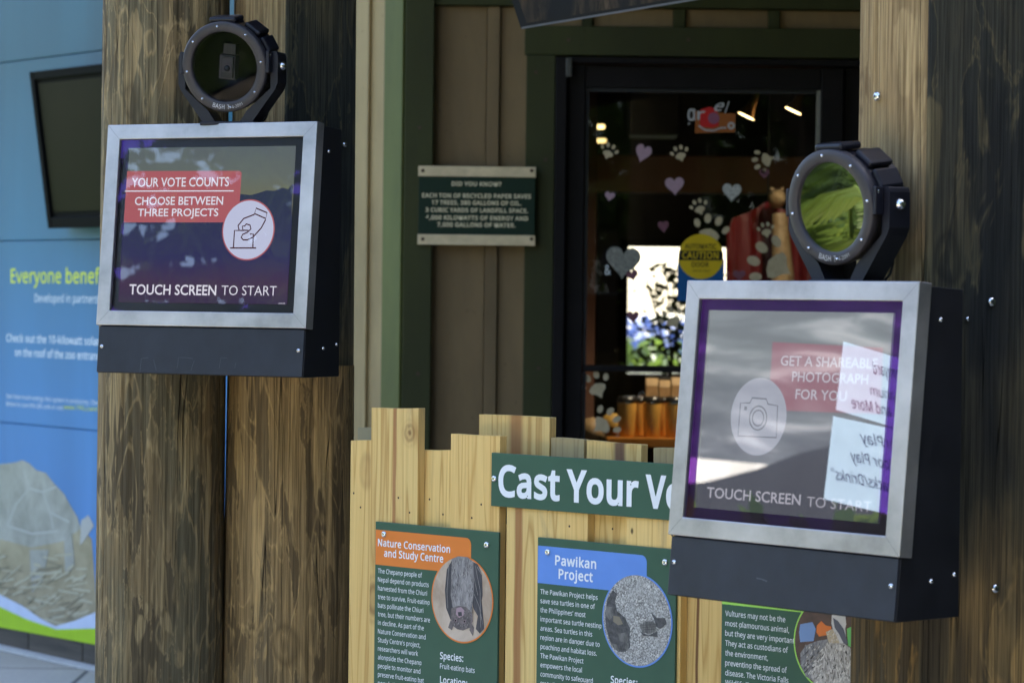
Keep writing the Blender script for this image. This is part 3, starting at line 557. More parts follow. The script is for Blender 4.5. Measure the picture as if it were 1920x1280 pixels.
g = G(); g.box(L1 + .001, Rr0 - .001, .035, .07, zrow(695, .03), zrow(683, .03), M['dkframe']); g.build('push_bar', DW, d, .003)
g = G(); g.box(L1 + .001, L1 + .012, .04, .062, .22, TB, M['rubber']); g.box(Rr0 - .012, Rr0 - .001, .04, .062, .22, TB, plain('gasket_edge_glint', (.2, .19, .16, 1), .5)); g.box(L1 + .013, Rr0 - .013, .04, .062, TB - .012, TB - .001, M['rubber']); g.build('gasket', DW, d)  # right gasket is paler: a bright edge reflection put into its colour
M['doorglass'] = glass('door_glass', 1.42, (.9, .93, .92, 1), warp=.02)
g = G(); g.box(L1 + .012, Rr0 - .012, .049, .053, .22, TB - .01, M['doorglass']); g.build('pane', DW, d)
d2 = bpy.data.objects.new('door', None); put(d2, DW.M, bld)
g = G(); g.box(Rr1 + .006, Rr1 + .09, .05, .095, .03, TT, M['dkframe']); g.build('stile', DW, d2, .003)
g = G(); g.box(dx1 - .09, dx1 - .005, .05, .095, .03, TT, M['dkframe']); g.build('stile', DW, d2, .003)
g = G(); g.box(Rr1 + .091, dx1 - .091, .052, .093, TT - .08, TT - .002, M['dkframe']); g.build('top_rail', DW, d2, .003)
g = G(); g.box(Rr1 + .091, dx1 - .091, .07, .074, .03, TT - .08, M['doorglass']); g.build('pane', DW, d2)
hg = DW.px(1067, 126, -.01); g = G(); g.box(hg[0] - .010, hg[0] + .010, -.012, .0, hg[1] - .03, hg[1] + .03, coat('pivot_grey', (.05, .047, .04, 1))); g.build('pivot_cover', DW, bld, .004)

# ------------------------------------------------------------------ blue display wall
blue = thing('display_wall', moved(AW, 0, 0, 0), 'blue printed display wall with yellow heading, white text and a hatching tortoise picture', 'display')
n = NT('blue_print'); v = n.co(rnd=False); X = n.sep(v)
gr = n.ramp(n.m('DIVIDE', X[2], 2.6), [(.1, (.085, .22, .50, 1)), (.36, (.05, .19, .41, 1)), (.6, (.03, .135, .22, 1)), (.85, (.02, .085, .12, 1))])  # blue darkens upward: sky reflection put into the print colour
rays = n.ramp(n.noise(n.co((2.2, 2.2, .35), rnd=False), 1, 3, .5, 1.0), [(.35, .82), (.65, 1.12)])
n.set(Base_Color=n.mix(1.0, gr, rays, 'MULTIPLY'), Roughness=.5); n.b.inputs['Specular IOR Level'].default_value = .2; M['blue'] = n.mat
BO = -.001                       # face of the print, just proud of the boards
BF = moved(AW, 0, -.02, 0)
br = ua(520, -.02)
js = [BF.px(100, y)[1] for y in (107, 451, 801)]
zb = BF.px(60, 1196)[1]
tops = [2.75] + js; bots = js + [.16]
for a, b in zip(tops, bots):
    g = G(); g.box(br - 5.6, br, 0, .045, b + .003, a, M['blue']); g.build('panel', BF, blue, .002)
yel = printm('yellow_lettering', srgb(205, 215, 40)); wht = printm('white_lettering', (.72, .78, .82, 1)); grn = printm('lime_print', srgb(160, 195, 20))
g = G()
g.text(BF, 'Everyone benefits', (20, 530), 212, 26, yel, -.001, .012, y1=532)
g.build('heading', BF, blue)
g = G()
g.text(BF, 'Developed in partnership', (65, 566), 200, 15, wht, -.001, 0, y1=568)
g.text(BF, 'Check out the 10-kilowatt solar', (12, 640), 187, 14, wht, -.001, .012, y1=644)
g.text(BF, 'on the roof of the zoo entrance', (28, 667), 193, 14, wht, -.001, .012, y1=671)
g.text(BF, 'See how much energy this system is producing. Check', (12, 746), 190, 8, wht, -.001, .0, y1=753)
g.text(BF, 'Below to scan this QR code or visit', (12, 760), 118, 8, wht, -.001, .0, y1=765)
g.text(BF, 'www.TPG.com/zoo', (119, 766), 198, 8, yel, -.001, .0, y1=771)
g.build('lettering', BF, blue)
# tortoise print
def mottled(name, a, b, sc=(30, 30, 30), rough=.45, dist=0.5, em=False):
    n = NT(name); q = n.noise(n.co(sc, rnd=False), 1, 5, .65, dist)
    c = n.ramp(q, [(.3, a), (.7, b)])
    if em: n.set(Base_Color=(0, 0, 0, 1), Emission_Color=c, Emission_Strength=1.0)
    else: n.set(Base_Color=c, Roughness=rough)
    return n.mat
shell = mottled('shell_print', (.17, .17, .145, 1), (.36, .35, .31, 1), (8, 8, 8)); egg = mottled('egg_print', (.20, .16, .085, 1), (.36, .30, .19, 1), (8, 8, 8))
seam = printm('shell_seam_print', (.40, .39, .36, 1)); straw = printm('straw_print', (.42, .38, .27, 1)); straw2 = printm('straw_dark_print', (.20, .17, .11, 1))
g = G()
g.ppoly(BF, [(-60, 1000), (150, 985), (172, 1010), (176, 1060), (185, 1180), (110, 1185), (40, 1165), (-60, 1140)], egg, -.0008)
g.ppoly(BF, [(-60, 900), (-20, 872), (16, 868), (30, 866), (41, 862), (55, 868), (68, 881), (86, 886), (100, 904), (120, 925), (131, 945), (146, 970), (152, 990), (118, 1014), (60, 1026), (0, 1010), (-60, 990)], shell, -.0012)
for pts in ([(44, 880), (55, 915), (30, 945), (14, 985)], [(55, 915), (80, 922), (94, 960), (100, 990)], [(80, 922), (106, 912)], [(94, 960), (130, 978)], [(14, 985), (60, 1000), (110, 995)]):
    g.pstroke(BF, pts, .008, seam, -.0016)
for pts, c in (([(152, 975), (166, 965), (176, 985), (160, 1010), (150, 1022)], seam), ([(120, 1008), (135, 1000), (140, 1060), (122, 1080)], shell), ([(55, 1030), (92, 1030), (80, 1090), (60, 1110)], shell)):
    g.ppoly(BF, pts, c, -.0018)
rr = random.Random(3)
for k in range(120):
    x = rr.uniform(-60, 150); y = rr.uniform(1085, 1165) if k % 4 else rr.uniform(1040, 1100); a = rr.uniform(-.9, .5); l = rr.uniform(12, 40)
    g.pstroke(BF, [(x, y), (x + l * math.cos(a), y + l * math.sin(a))], rr.uniform(.004, .011), straw if k % 3 else straw2, -.002 - k * .00001)
g.build('tortoise_picture', BF, blue)
pale = printm('pale_wave_print', (.52, .58, .72, 1))
g = G()
g.ppoly(BF, [(-60, 1085), (0, 1114), (40, 1134), (75, 1158), (104, 1173), (140, 1163), (181, 1146), (300, 1130), (420, 1150), (514, 1180), (514, 1262), (181, 1200), (-60, 1150)], pale, -.0034)
g.ppoly(BF, [(-60, 1112), (0, 1137), (50, 1160), (106, 1179), (181, 1177), (300, 1180), (420, 1205), (514, 1232), (514, 1292), (420, 1265), (300, 1236), (181, 1208), (0, 1175), (-60, 1163)], grn, -.004)
g.build('wave_border', BF, blue)

# television on the display wall, tipped forward
tu, tz = BF.px(95, 428, -.07); tF0 = BF.w(tu, -.07, tz)
_o = -.07                       # how far the top stands off the wall, so that its corner lies on the photo's
while _o > -.5 and BF.px(60, 135, _o)[0] < tu: _o -= .002
tilt = math.atan2(-.07 - _o, BF.px(60, 135, _o)[1] - tz)
tF = Fr(tF0, AW.U, Vector((0, 0, 1)) * math.cos(tilt) - AW.Y * math.sin(tilt) )
M['tvf'] = plain('tv_frame_black', (.004, .004, .004, 1), .7, spec=.05)
tv = thing('television', tF, 'black wall television tipped forward on the blue display wall, half hidden by the left post', 'television')
n = NT('tv_screen'); q = n.noise(n.co((3, 3, 3), rnd=False), 1, 4); n.set(Base_Color=n.ramp(q, [(.3, (.0022, .0018, .001, 1)), (.7, (.0065, .005, .0022, 1))]), Roughness=.4); n.b.inputs['Specular IOR Level'].default_value = .04; M['tvs'] = n.mat
th = (BF.px(60, 135, _o)[1] - tz) / math.cos(tilt)
g = G(); g.box(0, .95, .0, .045, 0, th, M['tvf']); g.build('casing', tF, tv, .006)
g = G(); g.box(.045, .905, -.004, -.001, .06, th - .045, M['tvs']); g.build('screen', tF, tv)
for a in ((0, .03, 0, th), (.92, .95, 0, th), (.031, .919, 0, .04), (.031, .919, th - .03, th)):
    g = G(); g.box(a[0], a[1], -.012, -.0005, a[2], a[3], M['tvf']); g.build('frame_edge', tF, tv, .003)
g = G(); g.box(.38, .57, .046, .09, .2, .45, M['black']); g.build('bracket', tF, tv, .004)

# ------------------------------------------------------------------ posts
PL = pole_mat('weathered_pole_olive', (.48, .35, .175, 1), (.27, .19, .095, 1), (.12, .09, .052, 1), (.19, .165, .10, 1), 1, .51, 9)
PM = pole_mat('weathered_pole_brown', (.64, .41, .17, 1), (.40, .255, .11, 1), (.19, .125, .06, 1), (.28, .20, .105, 1), 4, .54, 10)
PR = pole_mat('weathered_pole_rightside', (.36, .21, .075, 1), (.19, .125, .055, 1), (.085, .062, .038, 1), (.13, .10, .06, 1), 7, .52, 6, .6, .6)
PD = pole_mat('sawn_face_dark', (.21, .165, .085, 1), (.125, .105, .062, 1), (.034, .034, .031, 1), (.062, .062, .048, 1), 11, .50, 3, .55, .34, .98)  # darker wood tone on the flat sawn faces
PT = pole_mat('pole_light_tan', (.54, .385, .19, 1), (.40, .275, .13, 1), (.20, .12, .055, 1), (.32, .225, .115, 1), 15, .57, 5, .55, .55)  # lighter wood tone on the round side beside the sawn face
def post(x, y, r, mat, label, z1=3.05, taper=.97, dap=None, rightmat=None, n=168, lean=0.0):
    """round pole; dap = (height from which a flat face is sawn, angle of its normal, distance of the face from the axis)"""
    fr = Fr((x, y, 0), (1, 0, 0)); t = thing('wooden_post', fr, label, 'post', 'round timber posts under the roof')
    ck = [(rc.uniform(math.pi, 2 * math.pi), rc.uniform(.3, 2.2), rc.uniform(.35, .8), rc.uniform(-.06, .06)) for rc in [random.Random(int(x * 1000))] for _ in range(9)]
    def rad(a, z):
        d_ = 0
        for a0, z0, hl, sk in ck:
            if abs(z - z0) < hl:
                da = abs(a - (a0 + sk * (z - z0) + .012 * math.sin(7 * z + a0))); d_ = max(d_, .007 * math.sqrt(1 - abs(z - z0) / hl) * max(0, 1 - da / .028))
        return r0_(a, z) - d_ + .0006 * math.sin(31 * a + 2 * math.sin(z * 2)) + .0005 * math.sin(53 * a + z)
    def r0_(a, z): return r * (1 - (1 - taper) * z / 3) * (1 + .012 * math.sin(2 * a + z * .7 + x * 9) + .006 * math.sin(5 * a + 2.1 * z + 3) + .004 * math.sin(1.3 * z * 2 + x))
    def column(z0, zz1, mat, cut=None, m2=None):
        zs = [z0 + (zz1 - z0) * i / 40 for i in range(41)]; g = G(); vs = []; fc = []
        for z in zs:
            for i in range(n):
                a = 2 * math.pi * i / n; q = rad(a, z)
                px_, py_ = q * math.cos(a), q * math.sin(a)
                if cut:
                    ca, dd = cut; nx, ny = math.cos(ca), math.sin(ca); e = px_ * nx + py_ * ny
                    if e > dd: px_ -= nx * (e - dd); py_ -= ny * (e - dd)
                vs.append((px_ + lean * z, py_, z))
        for k in range(40):
            for i in range(n):
                j = (i + 1) % n; am = 2 * math.pi * (i + .5) / n; flat = False
                if cut: flat = rad(am, 1) * math.cos(am - cut[0]) > cut[1] + .0
                fc.append(((k * n + i, k * n + j, (k + 1) * n + j, (k + 1) * n + i), flat))
        b = len(g.v)
        g.add(vs, [f for f, fl in fc if not fl], mat, True)
        if cut: g.add(vs, [f for f, fl in fc if fl], m2, False)
        g.add([v for v in vs[:n]], [tuple(range(n - 1, -1, -1))], mat); g.add([v for v in vs[-n:]], [tuple(range(n))], mat)
        return g
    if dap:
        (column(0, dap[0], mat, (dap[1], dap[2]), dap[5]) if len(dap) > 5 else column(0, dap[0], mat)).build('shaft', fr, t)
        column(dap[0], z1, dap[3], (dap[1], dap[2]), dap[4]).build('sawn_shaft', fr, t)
    else: column(0, z1, mat).build('shaft', fr, t)
    return t, fr
def onaxis(x0, x1, y, Y):     # centre and radius from the two photo columns of its outline
    a, b = at(x0, y, Y), at(x1, y, Y); return (a.x + b.x) / 2, (b.x - a.x) / 2
YP = 6.02
x1_, r1_ = onaxis(183, 420, 1000, YP); x2_, r2_ = onaxis(420, 665, 1000, YP + .03)
PA, fa = post(x1_, YP, r1_, PL, 'olive grey round timber post left of the vote kiosk, beside the blue wall', lean=.0)
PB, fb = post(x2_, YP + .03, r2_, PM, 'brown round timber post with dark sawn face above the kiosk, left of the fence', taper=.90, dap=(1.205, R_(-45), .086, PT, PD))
xr, rr_ = .70, .166
xr = at(1600, 1230, 4.51).x + rr_
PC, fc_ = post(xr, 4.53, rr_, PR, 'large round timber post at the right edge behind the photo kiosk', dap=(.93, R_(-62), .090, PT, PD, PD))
def bolt(fr, t, p, nrm, r=.009, mat=None, name='bolt'):
    p = Vector(p); nrm = Vector(nrm).normalized(); U = nrm.cross(Vector((0, 0, 1))); f = Fr(p, -U if U.length > .1 else (1, 0, 0)); 
    if f.Y.dot(nrm) > 0: f = Fr(p, U)
    g = G(); g.lathe([(0.0001, -.006), (r * .55, -.0058), (r * .9, -.004), (r, -.001), (r, .003)], mat or M['chrome'], 14); g.disc((0, 0), r * .38, M['screwdk'], -.0062, 6)
    return g.build(name, f, t)
def ray_circ(px, py, c, r):   # where the sight line first meets an upright cylinder
    d = ray(px, py); ox, oy = CAM.x - c[0], CAM.y - c[1]; a = d.x ** 2 + d.y ** 2; b = 2 * (ox * d.x + oy * d.y); q = ox * ox + oy * oy - r * r
    t = (-b - math.sqrt(max(0, b * b - 4 * a * q))) / (2 * a); p = CAM + d * t; return p, Vector((p.x - c[0], p.y - c[1], 0))
p, nn = ray_circ(1646, 181, (xr, 4.53), rr_); bolt(fc_, PC, p, nn, .0075)
ca = R_(-62); fn = Vector((math.cos(ca), math.sin(ca), 0)); fp = Vector((xr, 4.53, 0)) + fn * .090
for px_, py_ in ((1858, 566), (1865, 1103), (1812, 598)):
    d_ = ray(px_, py_); t_ = (fp - CAM).dot(fn) / d_.dot(fn); bolt(fc_, PC, CAM + d_ * t_, fn, .0075 if px_ > 1820 else .004)
ca = R_(-45); fn = Vector((math.cos(ca), math.sin(ca), 0)); fp = Vector((x2_, YP + .03, 0)) + fn * .086
for px_, py_ in ((645, 271), (650, 690)):
    d_ = ray(px_, py_); t_ = (fp - CAM).dot(fn) / d_.dot(fn); bolt(fb, PB, CAM + d_ * t_, fn, .006)

# ------------------------------------------------------------------ picket fence with signs
a44 = R_(44)
FF = Fr((.52, 4.60, 0), (math.cos(a44), -math.sin(a44), 0))
fence = thing('picket_fence', moved(FF, 0, .02, 0), 'golden pine board fence of uneven heights carrying green signs, right of the left posts', 'fence')
PB_, PDk = (.71, .495, .185, 1), (.48, .28, .085, 1)
TH = .0165
lay = {0: 0.0, 1: .018, 3: .075}
planks = [(1, 658, 697, 824, {}), (0, 697, 785, 762, dict(streak=52, knot=(65, 810))), (1, 783, 850, 841, {}), (0, 846, 938, 812, {}),
          (0, 951, 1103, 888, dict(streak=974, sw=.012, scol=(.30, .12, .04, 1))), (1, 1100, 1180, 905, {}), (0, 1176, 1279, 905, {}),
          (1, 1277, 1420, 905, dict(streak=1312, sw=.004, scol=(.10, .02, .01, 1))), (0, 1421, 1510, 905, {}), (1, 1508, 1600, 905, {}),
          (3, 671, 703, 800, dict(grey=.85)), (3, 898, 1031, 776, dict(streak=968, sw=.02, scol=(.34, .15, .05, 1))), (3, 1033, 1095, 820, dict(grey=.55)),
          (3, 1100, 1203, 826, dict(streak=1162, sw=.017, scol=(.10, .035, .03, 1))), (3, 1226, 1300, 837, dict(grey=.5)), (3, 1304, 1400, 830, {}), (3, 1404, 1500, 842, {}), (3, 1503, 1590, 826, {})]
for ly, xa, xb, yt, o in planks:
    off = lay[ly]; u0, vt = FF.px(xa, yt, off); u1, _ = FF.px(xb, yt, off)
    kw = dict(o)
    # grain and stains live in the board's own coordinates
    bf = moved(FF, (u0 + u1) / 2, off, .03)
    if 'streak' in kw: kw['streak'] = (FF.px(kw['streak'] if kw['streak'] > 100 else 741, yt, off)[0] - (u0 + u1) / 2)
    if 'knot' in kw: q = FF.px(768, 812, off); kw['knot'] = (q[0] - (u0 + u1) / 2, q[1] - .03)
    if xa == 697: kw.update(sw=.006, scol=(.33, .14, .05, 1))
    m = random.uniform(.93, 1.05)
    mat = pine_mat('pine_board', tuple(c * m for c in PB_[:3]) + (1,), tuple(c * m for c in PDk[:3]) + (1,), **kw)
    g = G(); hw = (u1 - u0) / 2; tl = random.uniform(-.002, .002); g.prism([(-hw, 0), (hw, 0), (hw + random.uniform(-.001, .0005), vt - .03 - tl), (random.uniform(-.3, .3) * hw, vt - .03 + random.uniform(-.0012, .0008)), (-hw + random.uniform(-.0005, .001), vt - .03 + tl)], 0, TH, mat)
    pk_ = g.build('plank', bf, fence, .0018)
    if ly < 3:
        for zz in (.955, .93, .37, .345):
            g = G(); g.disc((random.uniform(-.75, .75) * hw, zz), .0021, M['rust'], -.0004, 8); g.build('nail', bf, pk_)
M['rail'] = pine_mat('weathered_rail', (.30, .24, .14, 1), (.2, .14, .07, 1), grey=.4)
for z in (.95, .35):
    g = G(); g.box(FF.px(662, 800)[0], .05, .036, .073, z, z + .085, M['rail']); g.build('rail', FF, fence, .003)

def screw(fr, par, x, y, off=0.0, r=.0055, big=True):
    u, v_ = fr.px(x, y, off); f = moved(fr, u, off, v_); g = G()
    if big:
        g.lathe([(r * .35, -.0034), (r * .62, -.0042), (r, -.0022), (r * 1.12, .0), (r * 1.12, .001)], M['chrome'], 16); g.disc((0, 0), r * .5, M['screwdk'], -.0034, 6)
        g.ring((0, 0), r * .12, r * .26, M['chrome'], -.0038, 10)
    else: g.lathe([(.0001, -.0028), (r * .7, -.0022), (r, 0), (r, .001)], M['chrome'], 12); g.disc((0, 0), r * .3, M['screwdk'], -.003, 6)
    return g.build('screw', f, par)
SG = printm('sign_green_print', (.050, .108, .072, 1), .34); SW = printm('sign_white_print', (.80, .82, .84, 1), .4)
ORG = printm('sign_orange_print', (.72, .21, .045, 1), .35); BLU = printm('sign_blue_print', (.13, .27, .66, 1), .35); LIM = printm('sign_lime_print', (.36, .68, .12, 1), .35)
SF = moved(FF, 0, -.006, 0)          # front face of the sign plates
def plate(name, quad_px, label, par_name='sign'):
    us = [SF.px(*p) for p in quad_px]; u0, u1 = us[0][0], us[1][0]; v1, v0 = us[0][1], us[2][1]
    t = thing(name, moved(SF, (u0 + u1) / 2, 0, v0), label, 'sign')
    g = G(); g.box(u0, u1, 0, .005, v0, v1, SG); g.build('panel', SF, t, .0008)
    return t, u0, u1, v0, v1
T, u0, u1, v0, v1 = plate('title_sign', [(921.5, 848), (1405, 876), (921.5, 948)], 'wide green sign with large white words Cast Your Vote across the top of the fence')
# keep the top edge of the plate level in space
g = G()
for wd, a, b in (('Cast', 934.5, 1049.7), ('Your', 1062, 1198), ('Vote', 1210.5, 1338)):
    bx = SF.px(934.5, 927.5)
    u_0 = SF.px(a, 927)[0]; vs, fs, W = glyphs(wd, .036, 4, .96, 0); u_1 = SF.px(b, 927)[0]; k = (u_1 - u_0) / W; ch = (SF.px(940, 871)[1] - bx[1]) / .72
    g.add([(u_0 + x * k, -.0006, bx[1] + z * ch) for x, z in vs], fs, SW)
g.build('lettering', SF, T); screw(SF, T, 927, 897)
g = G(); g.lathe([(.0001, -.003), (.004, -.002), (.0055, 0)], M['chrome'], 12); g.build('screw', moved(SF, u1 - .015, 0, (v0 + v1) / 2), T)

def rounded_banner(fr, quad, r, mat, g, y):
    (xl, yt), (xr_, yr), (xb, yb) = quad
    a = fr.px(xl, yt, y); b = fr.px(xr_, yr, y); c = fr.px(xb, yb, y)
    pts = [(a[0], a[1]), (b[0] - r, a[1])] + [(b[0] - r + r * math.sin(t * math.pi / 12), a[1] - r + r * math.cos(t * math.pi / 12)) for t in range(1, 7)] + [(b[0], c[1]), (a[0], c[1])]
    g.poly(pts, mat, y)
def lines(g, fr, L, x, y0, dy, h, mat, y, bold=0.0, sl=.09):
    for i, (s, xe) in enumerate(L):
        if s: g.text(fr, s, (x, y0 + i * dy), xe, h, mat, y, bold, y1=y0 + i * dy + (xe - x) * sl, res=2)

# bat sign
T, u0, u1, v0, v1 = plate('bat_project_sign', [(704, 977), (935, 1000), (704, 1500)], 'green sign with orange banner Nature Conservation and Study Centre and a hanging bat photo')
g = G(); rounded_banner(SF, [(704.6, 992), (883.5, 1010), (704.6, 1057.5)], .012, ORG, g, -.0004); g.build('banner', SF, T)
g = G()
g.text(SF, 'Nature Conservation', (708.6, 1022.5), 843.8, 13, SW, -.0008, .02, y1=1035)
g.text(SF, 'and Study Centre', (720, 1042.5), 831, 13.5, SW, -.0008, .02, y1=1052)
g.build('title', SF, T); g = G()
LX = lambda v: 690 + v / 4.13
lines(g, SF, [('The Chepang people of', LX(418)), ('Nepal depend on products', LX(470)), ('harvested from the Chiuri', LX(457)), ('tree to survive. Fruit-eating', LX(475)), ('bats pollinate the Chiuri', LX(428)), ('tree, but their numbers are', LX(480)), ('in decline. As part of the', LX(432)), ('Nature Conservation and', LX(446)), ("Study Centre's project,", LX(405)), ('researchers will work', LX(387)), ('alongside the Chepang', LX(412)), ('people to monitor and', LX(405)), ('preserve fruit-eating bat', LX(432)), ('populations.', LX(270))], 708.6, 1073.4, 16.15, 8.6, SW, -.0006, .004)
g.build('lettering', SF, T); g = G()
g.text(SF, 'Species:', (825, 1234), 868.5, 12.5, SW, -.0006, .02, y1=1238); g.text(SF, 'Fruit-eating bats', (825, 1252), 890, 9.5, SW, -.0006, .004, y1=1258)
g.text(SF, 'Location:', (825, 1279), 876, 12.5, SW, -.0006, .02, y1=1283); g.text(SF, 'Nepal', (825, 1297), 850, 9.5, SW, -.0006, .004)
g.build('caption', SF, T)
# bat picture: an oval print
def photo_disc(fr, t, c, rv, ringmat, bgmat, draw):
    cu, cv = fr.px(c[0], c[1], -.0008); r = abs(fr.px(c[0], c[1] - rv, -.0008)[1] - cv)
    g = G(); g.disc((cu, cv), r, ringmat, -.0010, 64); g.build('photo_border', fr, t)
    g = G(); g.disc((cu, cv), r * .965, bgmat, -.0013, 64)
    draw(g, cu, cv, r); return g.build('photo_print', fr, t)
def P(fr, pts): return [fr.px(a, b, -.0015) for a, b in pts]
zx = lambda a, b: (690 + a / 4.13, 970 + b / 4.13)
batbg = mottled('bat_photo_background', (.30, .20, .13, 1), (.62, .50, .40, 1), (9, 9, 7))
fur = mottled('bat_fur_print', (.13, .12, .125, 1), (.34, .31, .30, 1), (120, 120, 40)); wing = mottled('bat_wing_print', (.018, .018, .03, 1), (.07, .065, .08, 1), (90, 90, 20))
face = mottled('bat_face_print', (.06, .05, .055, 1), (.19, .15, .15, 1), (90, 90, 90)); pink = printm('bat_nose_print', (.38, .26, .29, 1)); eye = printm('eye_print', (.004, .004, .004, 1))
def draw_bat(g, cu, cv, r):
    q = lambda pts, m, y: g.poly([SF.px(*zx(a, b), y) for a, b in pts], m, y)
    q([(655, 322), (610, 400), (595, 560), (605, 700), (640, 790), (668, 760), (690, 560), (690, 310)], wing, -.0016)
    q([(790, 330), (850, 360), (882, 440), (888, 600), (880, 640), (900, 860), (865, 895), (835, 860), (850, 760), (815, 700), (800, 560)], wing, -.0017)
    q([(648, 318), (700, 298), (770, 305), (815, 345), (822, 480), (815, 620), (800, 740), (740, 760), (660, 720), (640, 600), (645, 460)], fur, -.0019)
    q([(645, 700), (700, 680), (760, 690), (808, 740), (812, 800), (790, 850), (735, 872), (690, 862), (650, 830), (640, 760)], face, -.0021)
    q([(795, 800), (820, 850), (812, 918), (785, 868)], face, -.0022); q([(640, 790), (620, 850), (650, 870), (662, 835)], face, -.0022)
    q([(685, 700), (720, 690), (745, 715), (740, 755), (705, 775), (680, 745)], pink, -.0023)
    q([(695, 730), (725, 728), (728, 760), (700, 762)], wing, -.0024)
    for a, b in ((678, 795), (747, 802)): g.disc(SF.px(*zx(a, b), -.0025), .0028, pink, -.0024, 12); g.disc(SF.px(*zx(a, b), -.0025), .0021, eye, -.0026, 10)
    for pts in ([(830, 370), (868, 560), (872, 850)], [(845, 380), (880, 440)], [(628, 350), (612, 560), (618, 700)], [(800, 360), (850, 600)], [(822, 590), (862, 690), (890, 830)]):
        g.stroke([SF.px(*zx(a, b), -.0025) for a, b in pts], .0011, fur, -.0025)
_db = draw_bat
furd = printm('bat_fur_dark_print', (.05, .045, .05, 1)); furl = printm('bat_fur_light_print', (.42, .39, .38, 1))
def draw_bat(g, cu, cv, r):
    _db(g, cu, cv, r); q = random.Random(5)
    for k in range(230):
        a = q.uniform(645, 815); b = q.uniform(310, 735); l = q.uniform(10, 34); t_ = abs((a - 725) / 90)
        g.stroke([SF.px(*zx(a, b), -.002), SF.px(*zx(a + q.uniform(-5, 5), b + l), -.002)], .0007, furl if q.random() > t_ * .9 + .15 else furd, -.00205 - k * 1e-7)
    for k in range(60):
        a = q.uniform(655, 800); b = q.uniform(700, 860); g.stroke([SF.px(*zx(a, b), -.002), SF.px(*zx(a + q.uniform(-9, 9), b + q.uniform(6, 14)), -.002)], .0006, furl if q.random() > .6 else furd, -.00225)
photo_disc(SF, T, (866.5, 1123), 82, ORG, batbg, draw_bat)
screw(SF, T, 720.5, 1001, 0); screw(SF, T, 913, 1021, 0)

# turtle sign
T, u0, u1, v0, v1 = plate('turtle_project_sign', [(1008.3, 1006.5), (1268, 1031), (1008.3, 1530)], 'green sign with blue banner Pawikan Project and a photo of baby turtles on sand')
g = G(); rounded_banner(SF, [(1008.9, 1022), (1213, 1040), (1008.9, 1092)], .012, BLU, g, -.0004); g.build('banner', SF, T)
g = G()
g.text(SF, 'Pawikan', (1040.7, 1058), 1117.8, 17.5, SW, -.0008, .028, y1=1065); g.text(SF, 'Project', (1047.3, 1083.5), 1111.4, 17.5, SW, -.0008, .028, y1=1090)
g.build('title', SF, T); g = G()
LX = lambda v: 980 + v / 4.413
lines(g, SF, [('The Pawikan Project helps', LX(620)), ('save sea turtles in one of', LX(598)), ("the Philippines' most", LX(520)), ('important sea turtle nesting', LX(650)), ('areas. Sea turtles in this', LX(575)), ('region are in danger due to', LX(637)), ('poaching and habitat loss.', LX(613)), ('The Pawikan Project', LX(503)), ('empowers the local', LX(490)), ('community to safeguard', LX(580)), ('sea turtles.', LX(300))], 1013.3, 1112.4, 17.15, 9, SW, -.0006, .004)
g.build('lettering', SF, T); g = G()
g.text(SF, 'Species:', (1145, 1279), 1195, 13, SW, -.0006, .02, y1=1283); g.text(SF, 'Sea turtles', (1145, 1297), 1195, 10, SW, -.0006, .004)
g.build('caption', SF, T)
n = NT('sand_photo'); v = n.co(rnd=False); q = n.noise(v, 420, 3, .8); q2 = n.noise(v, 40, 3)
n.set(Base_Color=n.mix(n.ramp(q2, [(.4, 0), (.7, .6)]), n.ramp(q, [(.38, (.06, .055, .055, 1)), (.5, (.27, .26, .25, 1)), (.62, (.72, .70, .66, 1))]), (.35, .34, .33, 1)), Roughness=.4); sand = n.mat
tdk = mottled('turtle_dark_print', (.018, .018, .022, 1), (.10, .10, .11, 1), (120, 120, 120)); tml = mottled('turtle_shell_print', (.05, .05, .052, 1), (.20, .19, .185, 1), (150, 150, 60))
zt_ = lambda a, b: (980 + a / 4.413, 990 + b / 4.413)
def draw_turtle(g, cu, cv, r):
    q = lambda pts, m, y: g.poly([SF.px(*zt_(a, b), y) for a, b in pts], m, y)
    q([(745, 510), (780, 540), (765, 600), (780, 680), (850, 740), (890, 830), (885, 900), (890, 980), (850, 1020), (790, 1020), (720, 930), (690, 820), (682, 700), (700, 590)], tdk, -.0016)
    q([(750, 720), (800, 730), (830, 790), (790, 800), (750, 770)], printm('turtle_tan_print', (.22, .19, .14, 1)), -.0018)
    q([(790, 870), (850, 860), (880, 910), (860, 950), (800, 930)], tml, -.0019); q([(830, 940), (880, 950), (870, 1010), (840, 990)], tml, -.0019)
    q([(690, 640), (740, 650), (752, 720), (720, 760), (688, 720)], tml, -.0019); q([(730, 950), (780, 960), (800, 1020), (760, 1000)], tml, -.0020)
    q([(965, 800), (1010, 770), (1080, 765), (1105, 800), (1100, 850), (1050, 872), (990, 860)], tml, -.0019)
    q([(1060, 690), (1110, 740), (1180, 740), (1190, 790), (1140, 830), (1105, 815), (1090, 760)], tdk, -.0020)
    q([(970, 850), (1040, 885), (1110, 850), (1120, 900), (1060, 890), (1000, 890)], tdk, -.0018)
    for k in range(3): g.stroke([SF.px(*zt_(985 + k * 8, 800 + k * 18), -.002), SF.px(*zt_(1095, 792 + k * 20), -.002)], .0008, tdk, -.0022)
    for k in range(6): g.stroke([SF.px(*zt_(1000 + k * 16, 775), -.002), SF.px(*zt_(1003 + k * 16, 860), -.002)], .0006, tdk, -.0022)
photo_disc(SF, T, (1194.5, 1162.5), 88, BLU, sand, draw_turtle)
screw(SF, T, 1027.5, 1034.5); screw(SF, T, 1247.5, 1053.5)

